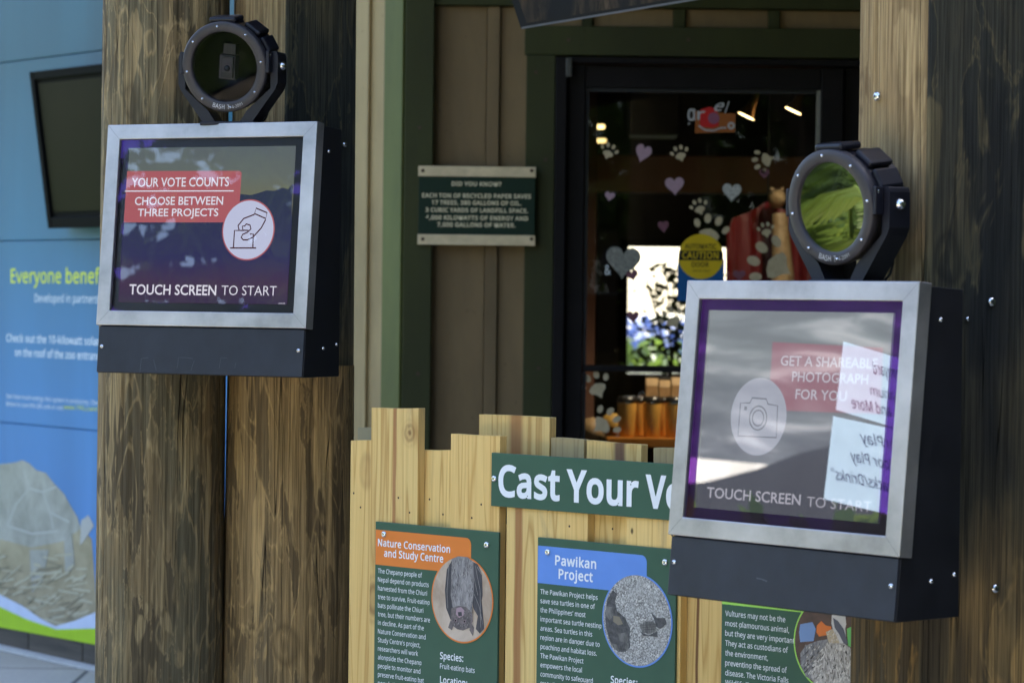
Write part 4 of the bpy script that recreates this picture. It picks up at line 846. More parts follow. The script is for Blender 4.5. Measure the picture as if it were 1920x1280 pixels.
# vulture sign
T, u0, u1, v0, v1 = plate('vulture_project_sign', [(1354.3, 1046), (1640, 1072), (1354.3, 1530)], 'green sign with lime line, text starting Vultures may not be, and a vulture photo')
g = G(); a = SF.px(1354.9, 1060); b = SF.px(1354.9, 1131.5); g.poly([(u0 + .001, a[1]), (u0 + .33, a[1]), (u0 + .33, b[1]), (u0 + .001, b[1])], LIM, -.0004); g.build('banner', SF, T)
LX = lambda v: 1240 + v / 4.8
g = G()
lines(g, SF, [('Vultures may not be the', LX(1115)), ('most glamourous animal,', LX(1150)), ('but they are very important.', LX(1210)), ('They act as custodians of', LX(1140)), ('the environment,', LX(960)), ('preventing the spread of', LX(1130)), ('disease. The Victoria Falls', LX(1143)), ('Wildlife Trust', LX(880))], 1359.8, 1153.5, 18.55, 10, SW, -.0006, .004, .10)
g.build('lettering', SF, T)
vbg = mottled('vulture_photo_background', (.05, .025, .02, 1), (.12, .06, .045, 1), (30, 30, 30)); vf = mottled('vulture_feather_print', (.14, .125, .12, 1), (.68, .62, .58, 1), (150, 150, 60), dist=1.5); vd = mottled('vulture_wing_print', (.07, .07, .09, 1), (.33, .31, .31, 1), (150, 150, 70), dist=1.5)
zv = lambda a, b: (1240 + a / 4.8, 1080 + b / 4.8)
def draw_vult(g, cu, cv, r):
    q = lambda pts, m, y: g.poly([SF.px(*zv(a, b), y) for a, b in pts], m, y)
    q([(1250, 430), (1300, 420), (1360, 410), (1390, 470), (1370, 580), (1250, 590), (1240, 500)], printm('blue_shirt_print', (.20, .30, .52, 1)), -.0016)
    q([(1400, 440), (1440, 400), (1480, 440), (1530, 450), (1520, 520), (1420, 540), (1395, 500)], printm('orange_vest_print', (.70, .19, .05, 1)), -.0017)
    q([(1670, 470), (1712, 450), (1712, 640), (1680, 620)], printm('green_vest_print', (.17, .52, .15, 1)), -.0017)
    q([(1535, 345), (1590, 335), (1655, 345), (1665, 430), (1655, 470), (1665, 560), (1650, 600), (1580, 600), (1550, 500), (1530, 420)], printm('vulture_neck_print', (.60, .57, .55, 1)), -.0019)
    q([(1545, 370), (1590, 400), (1640, 470), (1680, 600), (1650, 620), (1600, 520), (1560, 460)], printm('vulture_beak_print', (.12, .12, .15, 1)), -.0021)
    q([(1480, 500), (1540, 470), (1590, 560), (1620, 640), (1520, 640)], printm('vulture_ruff_print', (.50, .40, .28, 1)), -.0022)
    q([(1250, 690), (1300, 620), (1400, 580), (1520, 560), (1560, 640), (1480, 800), (1400, 960), (1300, 900), (1255, 800)], vd, -.0020)
    q([(1520, 600), (1640, 600), (1700, 640), (1735, 760), (1720, 980), (1380, 1000), (1350, 900), (1380, 760), (1450, 640)], vf, -.0023)
_dv = draw_vult
fd = printm('feather_dark_print', (.055, .05, .05, 1)); fl = printm('feather_light_print', (.72, .67, .62, 1)); fm = printm('feather_mid_print', (.30, .26, .23, 1))
def draw_vult(g, cu, cv, r):
    _dv(g, cu, cv, r); q = random.Random(8)
    for k in range(300):
        a = q.uniform(1290, 1720); b = q.uniform(610, 985)
        if a < 1400 and b > 850: continue
        lf = a < 1470; an = q.uniform(1.9, 2.5) if lf else q.uniform(1.2, 2.0); l = q.uniform(14, 44)
        g.stroke([SF.px(*zv(a, b), -.0025), SF.px(*zv(a + l * math.cos(an), b + l * math.sin(an)), -.0025)], q.uniform(.0007, .0017), q.choice((fd, fm, fl) if lf else (fl, fl, fm, fd)), -.0024 - k * 1e-6)
    for k in range(40):
        a = q.uniform(1490, 1600); b = q.uniform(480, 620); g.stroke([SF.px(*zv(a, b), -.0025), SF.px(*zv(a - q.uniform(4, 16), b + q.uniform(8, 22)), -.0025)], .0008, q.choice((fl, fm)), -.0028)
photo_disc(SF, T, (1559, 1207), 90, LIM, vbg, draw_vult)

# ------------------------------------------------------------------ kiosks
TILT = R_(5.1)
GL = glass('kiosk_glass_dim', 1.55, (.96, .96, .97, 1), border=(.30, .12, .75, 1)); GLR = glass('kiosk_glass_bright', 1.7, (.88, .88, .91, 1), extra=.125, border=(.20, .055, .42, 1))
def kiosk(X, Y, Z, yaw, label, draw, gl):
    U = Vector((math.cos(yaw), -math.sin(yaw), 0)); K = Fr((X, Y, Z), U)          # upright frame
    N = -K.Y; TF = Fr((X, Y, Z), U, Vector((0, 0, 1)) * math.cos(TILT) - N * math.sin(TILT))
    W, H = .473, .391; Wg, Hg = .414, .334; LH = .092
    yb = lambda v: -v * math.sin(TILT)              # depth of the back plane seen from the tilted front at height v
    root = thing('touch_kiosk', moved(K, 0, .10, -H / 2 - LH), label, 'kiosk', 'touch screen kiosks on the posts')
    # steel frame: four mitred sides
    o, i_, d = (W / 2, H / 2), (Wg / 2, Hg / 2), .026
    g = G(); O = [(-o[0], -o[1]), (o[0], -o[1]), (o[0], o[1]), (-o[0], o[1])]; I = [(-i_[0], -i_[1]), (i_[0], -i_[1]), (i_[0], i_[1]), (-i_[0], i_[1])]
    vs = [(x, 0, z) for x, z in O] + [(x, 0, z) for x, z in I] + [(x, d, z) for x, z in O] + [(x, .008, z) for x, z in I]
    fs = []
    for a in range(4):
        b = (a + 1) % 4; fs += [(a, b, b + 4, a + 4), (b, a, a + 8, b + 8), (a + 4, b + 4, b + 12, a + 12)]
    g.add(vs, fs, M['steel']); g.build('steel_frame', TF, root, .0016, 3)
    g = G()
    for a in range(4): g.stroke([(O[a][0] * .996, O[a][1] * .996), (I[a][0] * 1.004, I[a][1] * 1.004)], .0005, M['seam'], -.0003)
    g.build('corner_seam', TF, root)['kind'] = 'stuff'
    # housing: wedge whose back is plumb
    S, Cc = math.sin(TILT), math.cos(TILT); D0 = .142
    def loc(u, w_, v): return (u, v * S + w_ * Cc, v * Cc - w_ * S)
    hb = -H / 2 - LH; yB = loc(0, 0, hb)[1] + D0
    uo = W / 2 - .004
    prof = [loc(0, d, H / 2 - .004), loc(0, d, -H / 2 + .002), loc(0, .008, -H / 2 - .001), loc(0, .008, hb), (0, yB, loc(0, .008, hb)[2]), (0, yB, loc(0, d, H / 2 - .004)[2] - .004)]
    g = G(); vs = [(-uo, p[1], p[2]) for p in prof] + [(uo, p[1], p[2]) for p in prof]; n = len(prof)
    g.add(vs, [tuple(range(n)), tuple(range(2 * n - 1, n - 1, -1))] + [(i, i + n, (i + 1) % n + n, (i + 1) % n) for i in range(n)], M['black'])
    ho = g.build('housing', K, root, .0015)
    g = G(); g.box(-uo + .001, uo - .001, .004, .0075, hb + .001, -H / 2 - .002, M['panel']); g.build('lower_panel', TF, root, .0012)
    # screen stack
    g = G(); g.box(-Wg / 2, Wg / 2, .0085, .02, -Hg / 2, Hg / 2, M['deep']); g.build('screen_bezel', TF, root)
    dsp = draw(TF, root)
    g = G(); g.box(-Wg / 2 + .0005, Wg / 2 - .0005, .004, .0048, -Hg / 2 + .0005, Hg / 2 - .0005, gl); g.build('cover_glass', TF, root)
    # fixings
    def scr(f, r=.0045):
        g = G(); g.lathe([(.0001, -.0032), (r * .6, -.0028), (r, -.0005), (r, .001)], M['chrome'], 12); g.disc((0, 0), r * .35, M['screwdk'], -.0034, 6); g.build('screw', f, root)
    for s in (-1, 1): scr(moved(TF, s * (W / 2 - .015), .004, -H / 2 - LH * .45))
    sideF = Fr(K.w(uo, 0, 0), K.Y)                                        # right flank, facing right
    for y_, z_ in ((.075, H / 2 - .055), (.055, hb + .055), (.105, hb + .062)): scr(moved(sideF, y_ if y_ != .075 else .068, 0, z_), .0038)
    # mounting plate to the post
    g = G(); g.box(-.1, .1, yB + .001, yB + .03, -.16, .14, M['black']); g.build('mounting_plate', K, root, .002)
    return K, TF, root
EM = {}
def em(name, r, g_, b, k=1.0):
    key = (r, g_, b, k)
    if key not in EM: c = srgb(r, g_, b); EM[key] = emit(name, c, k * EXK)
    return EM[key]
EXK = 0.125                     # screen brightness against the daylight exposure
AO = .0078                      # display sits just behind the cover glass
def scr_bg(name, stops, noise=.15):
    n = NT(name); v = n.co(rnd=False); X = n.sep(v); q = n.noise(v, 9, 4, .6)
    f = n.m('MULTIPLY_ADD', n.m('SUBTRACT', q, .5), noise, n.m('DIVIDE', n.m('ADD', X[2], .15), .30))
    n.set(Base_Color=(0, 0, 0, 1), Emission_Color=n.ramp(f, [(p, srgb(*c)) for p, c in stops]), Emission_Strength=EXK); n.b.inputs['Specular IOR Level'].default_value = 0
    return n.mat
def draw_left(TF, root):
    g = G(); bgm = scr_bg('mountain_sky_display', [(0, (62, 50, 76)), (.12, (72, 52, 78)), (.3, (56, 56, 98)), (.55, (54, 62, 92)), (.66, (118, 120, 100)), (.8, (108, 116, 112)), (1, (98, 108, 114))])
    g.box(-.188, .188, AO, AO + .0005, -.1505, .1505, bgm); dsp = g.build('display', TF, root)
    mtn = scr_bg('mountain_display', [(0, (66, 56, 86)), (.12, (76, 58, 88)), (.3, (56, 56, 98)), (.7, (54, 62, 88)), (1, (54, 60, 80))])
    y = AO - .0002
    g = G(); g.ppoly(TF, [(222, 565), (231, 415), (300, 418), (452, 364), (470, 366), (485, 362), (500, 357), (515, 358), (530, 352), (540, 355), (549, 345), (538, 570)], mtn, y)
    red = em('display_red', 184, 100, 110); wt = em('display_white', 240, 238, 250); dk = em('display_maroon', 74, 30, 48)
    c0 = TF.px(415, 417, y)[1]
    g.ppoly(TF, [(238.5, 321), (449, 320.5), (453, 324), (447, 415), (440, 417), (232, 417)], red, y - .0001); g.build('picture', TF, dsp)
    g = G(); y -= .0003
    g.text(TF, 'YOUR VOTE COUNTS', (246.5, 350.5), 429, 16.5, wt, y, .012, y1=350, font='B'); g.text(TF, 'CHOOSE BETWEEN', (252.5, 384.5), 418, 15, wt, y, .012, y1=384, font='B'); g.text(TF, 'THREE PROJECTS', (258, 405.5), 409, 14, wt, y, .012, y1=405.5, font='B')
    a, b = TF.px(234, 358.5, y), TF.px(438, 358, y); g.stroke([a, b], .0022, wt, y)
    g.build('banner_lettering', TF, dsp); g = G()
    g.text(TF, 'TOUCH SCREEN', (242, 551.5), 405, 18.5, wt, y, .014, y1=553, font='B'); g.text(TF, 'TO START', (415, 553), 518, 18, wt, y, -.006, y1=555, font='B')
    g.text(TF, 'v0.0.24', (521, 570), 534, 3, wt, y, 0, font='B'); g.build('lettering', TF, dsp)
    g = G(); c = TF.px(465.5, 431, y); r = .0585
    g.disc(c, r, red, y, 64); g.disc(c, r * .955, em('display_pale', 205, 210, 238), y - .0002, 64); y -= .0005
    zz = lambda a_, b_: TF.px(160 + a_ / 2.56, 220 + b_ / 2.56, y); lw = .0026
    for pts, cl in (([(695, 627), (820, 627)], 0), ([(711, 624), (716, 543), (760, 543)], 0), ([(790, 560), (806, 560), (804, 624)], 0), ([(820, 436), (872, 458), (866, 486), (812, 462)], 1),
                    ([(812, 466), (760, 486), (733, 520), (738, 542)], 0), ([(866, 490), (845, 530), (805, 575), (778, 588), (758, 588), (748, 577), (755, 562), (778, 552), (795, 535), (790, 517), (772, 512), (765, 522), (754, 522), (756, 542), (782, 543)], 0)):
        g.stroke([zz(*p) for p in pts], lw, dk, y, bool(cl))
    g.build('vote_icon', TF, dsp)
    return dsp
def draw_right(TF, root):
    g = G(); bgm = scr_bg('grey_photo_display', [(0, (58, 60, 78)), (.3, (66, 70, 86)), (.6, (84, 92, 100)), (.8, (100, 110, 112)), (1, (104, 114, 118))])
    g.box(-.188, .188, AO, AO + .0005, -.1505, .1505, bgm); dsp = g.build('display', TF, root); y = AO - .0003
    red = em('display_dusky_red', 150, 66, 88, 1.0); wt = em('display_grey_white', 205, 202, 212); dk = em('display_slate', 78, 80, 98)
    zr = lambda a_, b_: (1220 + a_ / 1.8817, 500 + b_ / 1.8817)
    g = G(); g.ppoly(TF, [zr(430, 265), zr(820, 285), zr(812, 520), zr(415, 505)], red, y); g.build('picture', TF, dsp)
    g = G(); y -= .0003
    for s, x, yy, x1, h in (('GET A SHAREABLE', 458, 347, 800, 34), ('PHOTOGRAPH', 498, 403, 766, 34), ('FOR YOU', 510, 465, 690, 34)):
        p = zr(x, yy); g.text(TF, s, p, zr(x1, 0)[0], h / 1.8817, wt, y, .01, y1=p[1] + 8, font='B')
    g.build('banner_lettering', TF, dsp); g = G()
    p = zr(197, 812); g.text(TF, 'TOUCH SCREEN', p, zr(528, 0)[0], 36 / 1.88, wt, y, .012, y1=p[1] + 12, font='B'); p = zr(550, 845); g.text(TF, 'TO START', p, zr(778, 0)[0], 36 / 1.88, wt, y, -.004, y1=p[1] + 8, font='B')
    g.build('lettering', TF, dsp)
    g = G(); c = TF.px(*zr(380, 528), y); g.disc(c, .058, em('display_soft_disc', 168, 172, 186), y, 64); y -= .0003
    zz = lambda a_, b_: TF.px(*zr(a_, b_), y); lw = .0024
    g.stroke([zz(*p) for p in ((317, 480), (350, 480), (358, 462), (408, 466), (414, 484), (448, 490), (443, 602), (308, 596))], lw, dk, y, True)
    c = zz(379, 533); g.ring(c, .0165, .0190, dk, y, 40); g.ring(c, .0105, .0128, dk, y, 40); c = zz(335, 499); g.box(c[0] - .003, c[0] + .003, y - .0001, y, c[1] - .003, c[1] + .003, dk)
    g.build('camera_icon', TF, dsp)
    return dsp
KL, TL_, kl = kiosk(-.590, 5.611, 1.35 + .131, R_(26.6), 'left kiosk in brushed steel frame, screen reading Your Vote Counts, on two posts', draw_left, GL)
KR, TR_, kr = kiosk(.409, 4.322, 1.35 - .166, R_(49.4), 'right kiosk in brushed steel frame with camera icon on a reflecting screen', draw_right, GLR)
# scratches on the left kiosk's lower panel
scrm = plain('scratched_bare_metal', (.09, .095, .11, 1), .6)
g = G(); PF = moved(TL_, 0, .0036, 0)
for pts in ([(262, 698), (265, 672), (278, 670)], [(288, 674), (293, 694)], [(332, 690), (335, 670), (348, 670), (362, 672)], [(411, 690), (414, 670), (426, 671)], [(358, 694), (364, 676)], [(440, 690), (442, 680)]):
    g.pstroke(PF, pts, .0006, scrm)
g.build('scratch_marks', PF, kl)
g = G(); PF = moved(TR_, 0, .0036, 0); g.pstroke(PF, [(1418, 1083), (1428, 1085), (1438, 1089)], .0014, scrm); g.build('scratch_marks', PF, kr)

# ------------------------------------------------------------------ round camera housings
lensL = glass('housing_glass_clear', 1.16, (.55, .55, .6, 1)); lensR = glass('housing_glass_mirrored', 1.9, (.3, .3, .3, 1), extra=.27)
def housing(K, px_, py_, Y, yaw, down, label, lens, footz, inner=True):
    c = at(px_, py_, Y); U = Vector((math.cos(yaw), -math.sin(yaw), 0)); N = Vector((-math.sin(yaw), -math.cos(yaw), 0))
    V = Vector((0, 0, 1)) * math.cos(down) + N * math.sin(down); H = Fr(c, U, V); YK = Fr(c, U)
    t = thing('camera_housing', Fr(Vector((c.x, c.y, footz)), U), label, 'camera housing', 'round camera housings on the kiosks')
    r = .0865
    g = G(); g.lathe([(.0665, .010), (.0672, .001), (.069, -.001), (r - .002, -.001), (r, .001), (r, .014), (r - .003, .017), (r - .003, .022)], M['hring'], 72); g.build('front_ring', H, t)
    g = G(); g.lathe([(.084, .0225), (.084, .034), (.079, .036), (.079, .078), (.075, .084), (.055, .10), (.03, .108), (.0001, .108)], M['hous'], 48)
    for k in range(26):
        a = 2 * math.pi * k / 26
        Mx = Matrix.Rotation(-a, 4, 'Y')
        g.box(.076, .0825, .038, .078, -.0045, .0045, M['hous'], Mx)
    g.build('rear_shell', H, t, 0)
    g = G(); g.box(-.028, .028, .004, .05, .083, .095, M['hous']); g.build('top_lug', H, t, .005)
    g = G(); g.box(-.018, .018, .02, .07, .082, .093, M['hous'], Matrix.Rotation(R_(38), 4, 'Y')); g.box(-.016, .016, .02, .07, .082, .092, M['hous'], Matrix.Rotation(R_(64), 4, 'Y')); g.build('hinge_block', H, t, .004)
    g = G(); g.lathe([(.0664, .011), (.0664, .075), (.0001, .075)], M['deep'], 40); g.build('inner_liner', H, t)
    g = G(); g.disc((0, 0), .067, lens, .004, 64); g.build('window_glass', H, t)
    if inner:
        Mx = Matrix.Rotation(R_(7), 4, 'Y'); pm = plain('module_grey', (.07, .06, .075, 1), .4); pk = plain('module_dark', (.025, .025, .035, 1), .35)
        g = G(); g.box(-.018, .014, .02, .04, -.026, .02, pm, Mx); g.box(-.012, .012, .014, .021, -.022, .018, pk, Mx); g.box(-.010, .010, .0135, .015, -.012, .014, pm, Mx); g.box(-.012, .013, .022, .04, .022, .042, pk, Mx)
        g.lathe([(.0001, .009), (.005, .0095), (.006, .014)], pk, 16, Mx @ Matrix.Translation((.001, 0, -.004))); g.stroke([(.016, -.03), (.011, .02), (.012, .042)], .0008, pm, .013); g.build('camera_module', H, t)
    for k in range(8):
        a = R_(96 + 45 * k); f = moved(H, .0775 * math.cos(a), -.001, .0775 * math.sin(a)); g = G(); g.lathe([(.0001, -.0022), (.0019, -.0018), (.0026, 0)], M['chrome'], 10); g.disc((0, 0), .0009, M['screwdk'], -.0023, 6); g.build('screw', f, t)
    # lettering round the foot of the ring
    lm = plain('ring_lettering', (.55, .55, .58, 1), .5)
    g = G()
    for s, a_mid, span, b in (('BASH', 258, 18, .0), ('?', 273, 3, 0), ('4-2091', 287, 17, -.01)):
        vs, fs, W = glyphs(s, b, 2, 1.05, 0); hh = .0085 if s != '4-2091' else .006
        out = []
        for x, z in vs:
            a = R_(a_mid + (x / W - .5) * span); q = .0795 - z * hh / .7 + .001; out.append((q * math.cos(a), -.0016, q * math.sin(a)))
        g.add(out, fs, lm)
    g.build('ring_lettering', H, t)
    # yoke: two arms down to the kiosk top
    fz = footz - c.z
    for s in (-1, 1):
        pts = [(s * .0885, .030), (s * .100, .030), (s * .103, .022), (s * .103, -.030), (s * .098, -.042), (s * .050, fz), (s * .024, fz), (s * .040, -.082), (s * .0885, -.040)]
        g = G(); g.prism(pts, .018, .062, M['hous']); g.build('yoke_arm', YK, t, .0025)
        f = Fr(YK.w(s * .103, .040, .004), YK.Y * (1 if s > 0 else -1)); g = G(); g.lathe([(.0001, -.008), (.005, -.0072), (.0085, -.003), (.0088, .001)], M['chrome'], 20); g.build('pivot_bolt', f, t)
        f = Fr(YK.w(s * .089, .006, .022), U); g = G(); g.lathe([(.0001, -.005), (.003, -.004), (.0045, 0)], M['chrome'], 12); g.build('clamp_screw', f, t)
        g = G(); g.box(s * .0885 - .004, s * .0885 + .004, .0, .017, -.012, .03, M['hous']); g.build('clamp_ear', YK, t, .002)
    g = G(); g.box(-.056, .056, .014, .066, fz - .004, fz + .003, M['hous']); g.build('yoke_base', YK, t, .0015)
    g = G(); P0 = YK.w(.05, .075, fz + .0); pts = [(.045, .07, fz), (.058, .07, fz + .012), (.064, .07, fz + .03), (.05, .072, fz + .05), (.03, .08, -.05)]
    for a, b in zip(pts, pts[1:]): g.tube(a, b, .002, .002, M['rubber'], 6)
    g.build('cable', YK, t)
    return H
topL = TL_.w(0, 0, .391 / 2).z; topR = TR_.w(0, 0, .391 / 2).z
housing(KL, 420, 126, 5.60, R_(18), R_(11), 'round black camera housing with clear window on top of the left kiosk', lensL, topL)
housing(KR, 1556, 389, 4.36, R_(50), R_(7), 'round black camera housing on top of the right kiosk, window mirroring green palms', lensR, topR, False)

# ------------------------------------------------------------------ plaque by the door
PQ = moved(DW, 0, -.022, 0)
a, b, c_, e = PQ.px(784.5, 311), PQ.px(1005, 311), PQ.px(784.5, 458), PQ.px(800, 330)
t = thing('wall_plaque', moved(PQ, (a[0] + b[0]) / 2, 0, c_[1]), 'small dark green Did You Know plaque with two metal strips on the tan wall', 'plaque')
pg = printm('plaque_dark_green', (.008, .022, .011, 1), .6); ps = plain('plaque_beige_metal', (.58, .46, .28, 1), .6, spec=.15); pt = printm('plaque_cream_lettering', (.66, .56, .36, 1))
g = G(); g.box(a[0] + .002, b[0] - .002, 0, .012, c_[1], a[1], pg); g.build('panel', PQ, t, .001)
sh = PQ.px(800, 311)[1] - PQ.px(800, 330)[1]
for z in (a[1] - sh, c_[1]):
    g = G(); g.box(a[0], b[0], -.004, .0135, z - .0005, z + sh, ps); g.build('metal_strip', PQ, t, .001)
for x, y in ((792.5, 320), (997, 320), (792.5, 448), (996.5, 448)):
    u, v_ = PQ.px(x, y, -.005); g = G(); g.lathe([(.0001, -.003), (.004, -.002), (.0055, 0)], M['rust'], 12); g.build('screw', moved(PQ, u, -.004, v_), t)
g = G(); px2 = lambda v: 740 + v / 6.4; py2 = lambda v: 280 + v / 6.4
g.text(PQ, 'DID YOU KNOW?', (px2(685), py2(436)), px2(1280), 7.4, pt, -.0006, .035); g.build('heading', PQ, t); g = G()
for s, x0, x1, y in (('EACH TON OF RECYCLED PAPER SAVES', 330, 1635, 575), ('17 TREES. 380 GALLONS OF OIL.', 445, 1520, 660), ('3 CUBIC YARDS OF LANDFILL SPACE.', 370, 1600, 748), ('4,000 KILOWATTS OF ENERGY AND', 370, 1600, 840), ('7,000 GALLONS OF WATER.', 510, 1450, 925)):
    g.text(PQ, s, (px2(x0), py2(y)), px2(x1), 7.4, pt, -.0006, .035)
g.build('lettering', PQ, t)

# ------------------------------------------------------------------ hanging picture sign at the top
HF = Fr((0, 7.2, 0), (1, 0, 0))
q = [HF.px(*p) for p in ((978, 53), (1335, -6), (1300, -270), (905, -170))]
t = thing('hanging_sign', moved(HF, (q[0][0] + q[1][0]) / 2, 0, q[0][1]), 'dark hanging picture board with pale lower edge, tilted at the top centre', 'sign')
hb_ = plain('board_black', (.010, .010, .014, 1), .4); edge = plain('board_pale_edge', (.25, .25, .28, 1), .4)
g = G(); g.prism(q, 0, .03, hb_); g.build('board', HF, t, .001)
g = G(); g.stroke([q[0], q[1]], .005, edge, -.001); g.stroke([q[0], q[3]], .004, hb_, -.001); g.build('edge_trim', HF, t)
n = NT('fur_picture'); v = n.co((5, 5, 1.2), rnd=False); qn = n.noise(n.co((60, 60, 9), rnd=False), 1, 5, .6, 1.2); bl = n.noise(n.co((6, 6, 2), rnd=False), 1, 3)
n.set(Base_Color=n.mix(n.ramp(bl, [(.42, 0), (.55, 1)]), (.008, .008, .014, 1), n.ramp(qn, [(.4, (.03, .018, .012, 1)), (.6, (.16, .10, .06, 1))])), Roughness=.4); furp = n.mat
ins = lambda i, k=.06: (q[i][0] + (sum(p[0] for p in q) / 4 - q[i][0]) * k, q[i][1] + (sum(p[1] for p in q) / 4 - q[i][1]) * k)
g = G(); g.poly([ins(i) for i in range(4)], furp, -.002); g.build('picture', HF, t)
for i in (2, 3):
    g = G(); g.tube((ins(i)[0], .015, ins(i)[1]), (ins(i)[0], .015, 3.05), .003, .003, M['chrome'], 6); g.build('hanging_cable', HF, t)

# ------------------------------------------------------------------ stickers on the door glass
ST = moved(DW, 0, .0485, 0)
hp = mottled('pink_glitter_sticker', (.26, .15, .19, 1), (.50, .33, .38, 1), (400, 400, 400)); hg_ = mottled('silver_glitter_sticker', (.20, .19, .17, 1), (.62, .60, .55, 1), (160, 160, 160))
hd = mottled('leopard_heart_sticker', (.05, .048, .04, 1), (.34, .33, .28, 1), (120, 120, 120), dist=2); pwm = mottled('beige_paw_sticker', (.40, .31, .18, 1), (.52, .42, .26, 1), (50, 50, 50)); hr = printm('dusky_heart_sticker', (.17, .07, .09, 1))
def heart_pts(c, w_, h, rot=0):
    out = []
    for i in range(36):
        a = 2 * math.pi * i / 36; x = 16 * math.sin(a) ** 3 / 34; z = (13 * math.cos(a) - 5 * math.cos(2 * a) - 2 * math.cos(3 * a) - math.cos(4 * a) + 2.5) / 30
        x *= w_; z *= h; out.append((c[0] + x * math.cos(rot) - z * math.sin(rot), c[1] + x * math.sin(rot) + z * math.cos(rot)))
    return out
K9 = YW / F
def heart(x, y, w_, h, mat, label, rot=0, grp='heart stickers on the door glass'):
    c = ST.px(x, y); g = G(); g.prism(heart_pts(c, w_ * K9, h * K9, R_(rot)), -.0006, 0, mat); o = g.build('heart_sticker', ST); tag(o, label, 'sticker', grp)
heart(1205, 289, 32, 36, hp, 'pink glitter heart tilted right between two small paw prints on the upper door glass', -18)
heart(1265, 350, 38, 36, hp, 'pink glitter heart in the middle of the brown beam, left of the silver heart', 4)
heart(1372, 362, 38, 36, hg_, 'silver glitter heart on the beam line right of the pink one', -3)
heart(1143, 369, 20, 19, hp, 'small pink heart at the far left of the door glass above the leopard heart', -10)
heart(1244, 426, 22, 24, hr, 'small dusky red heart with a stem left of the yellow caution disc', 5)
heart(1433, 327, 20, 20, hr, 'small dark heart near the top right of the door glass under a paw toe', 0)
heart(1168, 494, 70, 64, hd, 'large leopard patterned heart at the left of the bright window', -4)
heart(1186, 517, 24, 22, hr, 'dusky heart overlapping the lower right of the leopard heart', 15)
heart(1187, 595, 24, 24, hr, 'dark red heart alone in front of the bright rear window', 0)
heart(1386, 517, 26, 22, hr, 'dusky heart right of the caution sticker just above the right kiosk', 0)
def paw(x, y, s, rot, label, mat=None):
    mat = mat or pwm; c = ST.px(x, y); k = s * K9; g = G(); rt = R_(rot)
    tr = lambda a, b: (c[0] + k * (a * math.cos(rt) - b * math.sin(rt)), c[1] + k * (a * math.sin(rt) + b * math.cos(rt)))
    pad = [(-.30, .02), (-.18, .12), (0, .18), (.18, .12), (.30, .02), (.26, -.10), (.10, -.2), (0, -.36), (-.10, -.2), (-.26, -.10)]
    g.prism([tr(*p) for p in pad], -.0006, 0, mat)
    for a, b, w_, h_, r2 in ((-.42, .24, .09, .13, 30), (-.16, .44, .1, .14, 8), (.16, .44, .1, .14, -8), (.42, .24, .09, .13, -30)):
        pts = []
        for i in range(14):
            t_ = 2 * math.pi * i / 14; xx, zz = w_ * math.cos(t_), h_ * math.sin(t_); q_ = R_(r2); pts.append(tr(a + xx * math.cos(q_) - zz * math.sin(q_), b + xx * math.sin(q_) + zz * math.cos(q_)))
        g.prism(pts, -.0006, 0, mat)
    tag(g.build('paw_sticker', ST), label, 'sticker', 'paw print stickers on the door glass')
paw(1140, 288, 34, -20, 'small beige paw print at the top left corner of the door glass')
paw(1276, 292, 34, 18, 'small beige paw print at the top of the glass right of the pink heart')
paw(1312, 392, 34, 20, 'small beige paw print just above the yellow caution disc')
paw(1330, 440, 66, -14, 'large beige paw print partly behind the yellow caution disc')
paw(1437, 435, 32, 10, 'small beige paw print over the red garment')
paw(1455, 497, 92, 60, 'very large beige paw print right of the red garment above the kiosk')
paw(1436, 300, 44, 110, 'beige paw print turned sideways at the top right of the door glass')
paw(1120, 728, 56, 25, 'beige paw print under the push bar at the lower left of the door glass')
paw(1130, 795, 60, -50, 'greyish paw print low on the door glass above the fence boards')
paw(1262, 602, 46, 30, 'brown paw print in front of the rear window beside the kiosk')
# caution disc on its blue backing
cy = printm('caution_yellow', (.62, .42, .015, 1), .4); cb = printm('caution_black', (.012, .012, .010, 1), .4); cbl = printm('caution_blue', (.01, .09, .26, 1), .4)
c = ST.px(1314, 481); t = thing('caution_sticker', moved(ST, c[0], 0, c[1]), 'yellow round Automatic Caution Door sticker on a blue square on the glass', 'sticker')
CF = moved(ST, 0, -.001, 0)
g = G(); a = CF.px(1271, 485); b = CF.px(1357, 565); g.box(a[0], b[0], 0, .0006, b[1], a[1], cbl); g.build('blue_backing', CF, t)
r = 42.5 * K9; g = G(); g.lathe([(.0001, -.0008), (r, -.0008), (r, -.0002)], cy, 56, Matrix.Translation((c[0], 0, c[1])), False); g.build('yellow_disc', CF, t)
g = G(); zb_ = (CF.px(1314, 470)[1], CF.px(1314, 488)[1]); hx = lambda z: math.sqrt(r * r - (z - c[1]) ** 2)
g.poly([(c[0] - hx(zb_[1]), zb_[1]), (c[0] + hx(zb_[1]), zb_[1]), (c[0] + hx(zb_[0]), zb_[0]), (c[0] - hx(zb_[0]), zb_[0])], cb, -.0012); g.build('black_band', CF, t)
g = G(); g.text(CF, 'AUTOMATIC', (1284, 466), 1343, 9, cb, -.0014, .02); g.text(CF, 'CAUTION', (1279, 484), 1347, 12, cy, -.0016, .03); g.text(CF, 'DOOR', (1297, 500), 1329, 8.5, cb, -.0014, .02); g.text(CF, 'stand clear', (1298, 509), 1332, 4, cb, -.0014, 0); g.build('lettering', CF, t)
